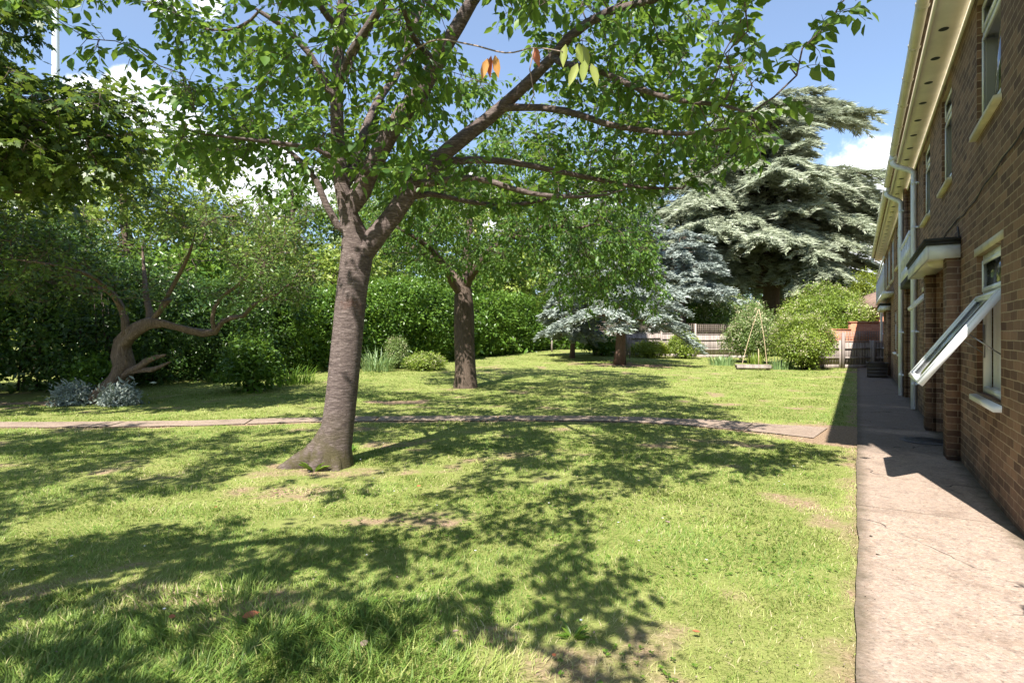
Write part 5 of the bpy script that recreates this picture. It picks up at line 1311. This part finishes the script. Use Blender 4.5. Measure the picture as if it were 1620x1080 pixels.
def bar_post(label, u, Y, h):
    X = (u - 810) / F * Y; g = MB(); g.box(-.05, .05, -.05, .05, -.1, h); g.add([(-.05, -.05, h), (.05, -.05, h), (.05, .05, h), (-.05, .05, h), (0, 0, h + .05)], None, [(0, 1, 4), (1, 2, 4), (2, 3, 4), (3, 0, 4)])
    ob = g.build('fence_post', M['fence_wood']); ob.location = (X, Y, tz(X, Y)); return tag(ob, label, 'post')
bar_post('slim pale fence post standing proud of the low fence, left of the trellis', 1334, 24.85, 1.55)
bar_post('short stout fence post against the low fence near the trough', 1382, 24.8, 1.2)
# brick wall behind
wb = empty('brick_wall', (0, 26.8, 0), 'orange red brick garden wall stepping up behind the low fence', 'wall')
g_ = MB(); g_.box(14.6, 16.15, 0, .22, -.1, 1.70); g_.build('low_section', M['red_brick'], wb)
g_ = MB(); g_.box(16.153, 18.6, -.02, .24, -.1, 2.05); g_.build('tall_section', M['red_brick'], wb)
g_ = MB(); g_.box(14.58, 16.15, -.03, .25, 1.703, 1.755); g_.box(16.13, 18.65, -.05, .27, 2.053, 2.11); g_.build('coping', M['red_brick'], wb)
g_ = MB()
for k in np.arange(16.35, 17.5, .105): g_.box(k, k + .024, -.075, -.062, 1.18, 1.66)
for k in np.arange(1.18, 1.68, .105): g_.box(16.35, 17.5, -.0615, -.05, k, k + .024)
tr_ = g_.build('trellis', M['trellis_wood']); tr_.location = (0, 26.8, 0); tag(tr_, 'small dark square trellis panel fixed in front of the brick wall', 'trellis')
# pale trellis strip left of it
g_ = MB()
for k in np.arange(14.5, 16.2, .13): g_.box(k, k + .022, -.075, -.062, 1.16, 1.62)
for k in np.arange(1.16, 1.64, .115): g_.box(14.5, 16.2, -.0615, -.05, k, k + .022)
tr_ = g_.build('trellis', M['fence_wood']); tr_.location = (0, 26.3, 0); tag(tr_, 'faded pale trellis strip above the low fence beside the big round shrub', 'trellis')

# house beyond the block: only its brown eave shows
hs_ = empty('house', (20.35, 31.0, 0), 'brown roofed house corner peeping out beyond the far end of the block', 'house')
g_ = MB(); g_.box(0, 6, 0, 5, -.1, 3.0); g_.build('wall', M['red_brick'], hs_)
g_ = MB(); V = [(-.4, -.4, 3.003), (6.4, -.4, 3.003), (6.4, 5.4, 3.003), (-.4, 5.4, 3.003), (1.5, 2.5, 4.1), (4.5, 2.5, 4.1)]
g_.add(V, [(0, 1, 5, 4), (2, 3, 4, 5), (0, 3, 2, 1)], [(1, 2, 5), (3, 0, 4)]); g_.build('roof', M['tile'], hs_)

# ================================================================== SMALL THINGS
# low plank platform and cane poles
c = px(1191, 583, 23.9); z0 = tz(c[0], c[1])
pl = empty('plank_platform', (c[0], c[1], z0), 'low weathered plank platform lying on the lawn before the blossom shrub', 'platform', rz=-.25)
for i in range(4):
    g_ = MB(); g_.box(-.68, .68, -.30 + i * .152, -.30 + i * .152 + .14, .17, .205); g_.build('plank', M['fence_wood'], pl)
for y_ in (-.31, .285):
    g_ = MB(); g_.box(-.67, .67, y_, y_ + .025, .05, .168); g_.build('side_board', M['fence_wood'], pl)
for x_ in (-.6, .6):
    for y_ in (-.22, .22): g_ = MB(); g_.box(x_ - .035, x_ + .035, y_ - .035, y_ + .035, -.02, .168); g_.build('leg', M['fence_wood'], pl)
ap = px(1200.5, 492, 24.5)
for i, (u, v, Y, lb_) in enumerate(((1172, 578, 24.6, 'leftmost of the thin canes meeting above the plank platform'), (1214, 580, 24.2, 'rightmost of the thin canes meeting above the plank platform'))):
    b = px(u, v, Y); b[2] = tz(b[0], b[1]) - .05; o = b.copy(); g_ = MB(); q = np.linspace(0, 1, 8)[:, None]
    P = (b + (ap + np.array((.03 * (i - .5), 0, .08)) - b) * q) - o; P[:, 0] += .04 * np.sin(q[:, 0] * 3.1) * (1 if i else -1); g_.tube(P, np.linspace(.017, .011, 8), 7)
    ob = g_.build('cane_pole', M['cane'], smooth=True); ob.location = o; tag(ob, lb_, 'cane pole', 'garden canes')
b = px(1200, 576, 25.2); b[2] = tz(b[0], b[1]); g_ = MB(); g_.tube([(0, 0, -.05), (.01, 0, .4), (0, .01, .85)], [.022, .02, .018], 7); ob = g_.build('cane_pole', M['cane'], smooth=True); ob.location = b
tag(ob, 'short upright cane between the two long leaning ones', 'cane pole', 'garden canes')
# pale pole by the spruce
b = px(996, 560, 29.5); b[2] = tz(b[0], b[1]); g_ = MB(); g_.tube([(0, 0, -.1), (.02, 0, .6), (.05, 0, 1.15)], .03, 8); ob = g_.build('post', M['fence_wood'], smooth=True); ob.location = b; tag(ob, 'slim pale post standing behind the spruce trunk on its right', 'post')
b = px(873, 560, 33.5); b[2] = tz(b[0], b[1]); g_ = MB(); g_.tube([(0, 0, -.1), (0, 0, .5), (.02, 0, 1.0)], .05, 8); ob = g_.build('post', M['fence_wood'], smooth=True); ob.location = b; tag(ob, 'pale short post at the foot of the smaller silvery spruce', 'post')
# dark trough at the far end of the path
c = st(23.0, .58); tro = empty('planter_trough', (c[0], c[1], .024), 'dark wooden planter trough standing on the path near the far porch', 'planter', rz=BROT)
g_ = MB(); 
for i in range(4):
    z_ = .02 + i * .115; g_.box(-.40, .40, -.29, -.265, z_, z_ + .108); g_.box(-.40, .40, .265, .29, z_, z_ + .108); g_.box(-.40, -.375, -.262, .262, z_, z_ + .108); g_.box(.375, .40, -.262, .262, z_, z_ + .108)
g_.build('side_board', M['trough_wood'], tro)
g_ = MB(); g_.box(-.43, .43, -.32, -.22, .475, .505); g_.box(-.43, .43, .22, .32, .475, .505); g_.box(-.43, -.33, -.218, .218, .475, .505); g_.box(.33, .43, -.218, .218, .475, .505); g_.build('rim', M['trough_wood'], tro)
g_ = MB(); g_.box(-.373, .373, -.262, .262, .02, .42); g_.build('soil', M['felt'], tro)
# mast
b = px(88, 530, 42); b[2] = 0; H_ = 33.
g_ = MB(); zz = np.linspace(0, H_, 12); g_.tube(np.stack([0 * zz, 0 * zz, zz - .2], 1), np.linspace(.30, .20, 12), 16); ms = g_.build('mast', M['mast'], smooth=True); ms.location = b; tag(ms, 'tall pale blue grey mast rising behind the trees at top left', 'mast')
g_ = MB(); g_.tube([(0, 0, -.2), (0, 0, .25)], .42, 16); g_.build('base', M['mast'], ms)

# fallen leaves
for u, v, s_, mt, rz_, lb_ in ((383, 981, .085, 'autumn_leaf', .4, 'large curled orange fallen leaf on a worn patch of foreground grass'), (271, 982, .045, 'autumn_leaf', 2, 'small bright orange fallen leaf left of the large curled one'),
                        (571, 1026, .05, 'pale_twig', 1.2, 'dry pink brown fallen leaf in the long foreground grass'), (1108, 1003, .04, 'autumn_leaf', 3, 'small orange fallen leaf on the sunny grass near the path'),
                        (660, 772, .045, 'autumn_leaf', .9, 'rust coloured fallen leaf just beyond the shade of the near trunk'), (1060, 829, .05, 'pale_twig', 2.2, 'pale dry fallen leaf in the middle of the sunny grass'),
                        (875, 1037, .03, 'autumn_leaf', 5, 'tiny orange fallen leaf in the shade at the bottom of the lawn'), (725, 1000, .04, 'pale_twig', 4, 'brown fallen leaf by the bare soil patch at the bottom'),
                        (345, 802, .035, 'autumn_leaf', 4, 'rusty fallen leaf on the grass left of the near trunk'), (1378, 848, .03, 'stem', 1, 'dark dry leaf lying on the sunlit path'), (1392, 876, .028, 'stem', 3, 'small dark dry leaf on the path nearer the viewer')):
    Y = F * (CH - .03) / (v - HZ); X = (u - 810) / F * Y; tv = LEAF_OV[0].copy() * np.array((s_, s_ * .75, s_ * 1.2)); tv[:, 2] += .25 * s_ * (tv[:, 0] / s_ - .5) ** 2 * 2 + .12 * s_ * (np.abs(tv[:, 1]) / s_) 
    ob = mk('fallen_leaf', tv, [LEAF_OV[1], LEAF_OV[2]], M[mt], tint=np.full(8, .3 if mt != 'autumn_leaf' else .45)); ob.location = (X, Y, tz(X, Y) + (.024 if to_t(X, Y) > 0 else .038)); ob.rotation_euler = (.15, -.2, rz_); tag(ob, lb_, 'leaf', 'fallen leaves')
# weeds: broad dandelion rosettes at the trunk foot
for u, v, s_, lb_ in ((497, 745, .22, 'bright dandelion rosette at the left foot of the near trunk'), (556, 715, .16, 'small weed rosette at the right foot of the near trunk'), (905, 1012, .10, 'dandelion rosette in the shaded foreground grass')):
    Y = F * CH / (v - HZ); X = (u - 810) / F * Y; n = 11; a = r5.uniform(0, 6.28, n); D = np.stack([np.cos(a), np.sin(a), r5.uniform(.3, 1.2, n)], 1)
    P = np.zeros((n, 3)) + D * .01; ob = leaves('weed', P, D, np.tile((0, 0, 1.), (n, 1)), s_ * r5.uniform(.5, 1, n), s_ * .22, LEAF_OV, M['hedge_leaf'], None); ob.location = (X, Y, tz(X, Y)); tag(ob, lb_, 'weed', 'weeds in the lawn')
# daisies
n = 70; X = r5.uniform(-6, 4, n); Y = r5.uniform(2.6, 9, n); ok = (np.abs(X) < Y * .95) & (to_t(X, Y) < -.4); X, Y = X[ok], Y[ok]; n = len(X)
P = np.repeat(np.stack([X, Y, terrain(X, Y) + .045], 1), 8, 0); a = np.tile(np.arange(8) * .785, n); D = np.stack([np.cos(a), np.sin(a), .15 + 0 * a], 1)
tag(leaves('daisies', P, D, np.tile((0, 0, 1.), (len(P), 1)), .009, .006, LEAF_DI, M['white'], None), kind='stuff')

# clover and small broad leaves in the turf
n = 7000; X = r5.uniform(-7, 4, n); Y = r5.uniform(2.2, 8.5, n); ok = (np.abs(X) < Y * .97 + .3) & (to_t(X, Y) < -.08) & (fnoise(X * 1.7, Y * 1.7, 3) > .55) & (gp_dist(X, Y) > .05); X, Y = X[ok], Y[ok]; n = len(X)
P = np.repeat(np.stack([X, Y, terrain(X, Y) + r5.uniform(.012, .03, n)], 1), 3, 0); a = np.tile(np.arange(3) * 2.09, n) + np.repeat(r5.uniform(0, 6, n), 3); D = np.stack([np.cos(a), np.sin(a), .2 + 0 * a], 1)
tag(leaves('clover', P, D, norm(np.array((0, 0, 1.)) + r5.normal(0, .2, (len(P), 3))), .017, .017, LEAF_DI, M['hedge_leaf'], None), kind='stuff')
# crumbs of dead leaf and twig over lawn and path edge
n = 1500; X = r5.uniform(-7, 5, n); Y = r5.uniform(2.2, 11, n); t_ = to_t(X, Y); ok = (np.abs(X) < Y * .97 + .3) & (t_ < .25); X, Y, t_ = X[ok], Y[ok], t_[ok]; n = len(X)
P = np.stack([X, Y, np.where(t_ > -.02, .027, terrain(X, Y) + .022)], 1); D = rdir_(n, r5) * np.array((1, 1, .15))
tag(leaves('leaf_litter', P, D, norm(np.array((0, 0, 1.)) + r5.normal(0, .25, (n, 3))), r5.uniform(.006, .022, n), .010, LEAF_DI, M['pale_twig'], None), kind='stuff')
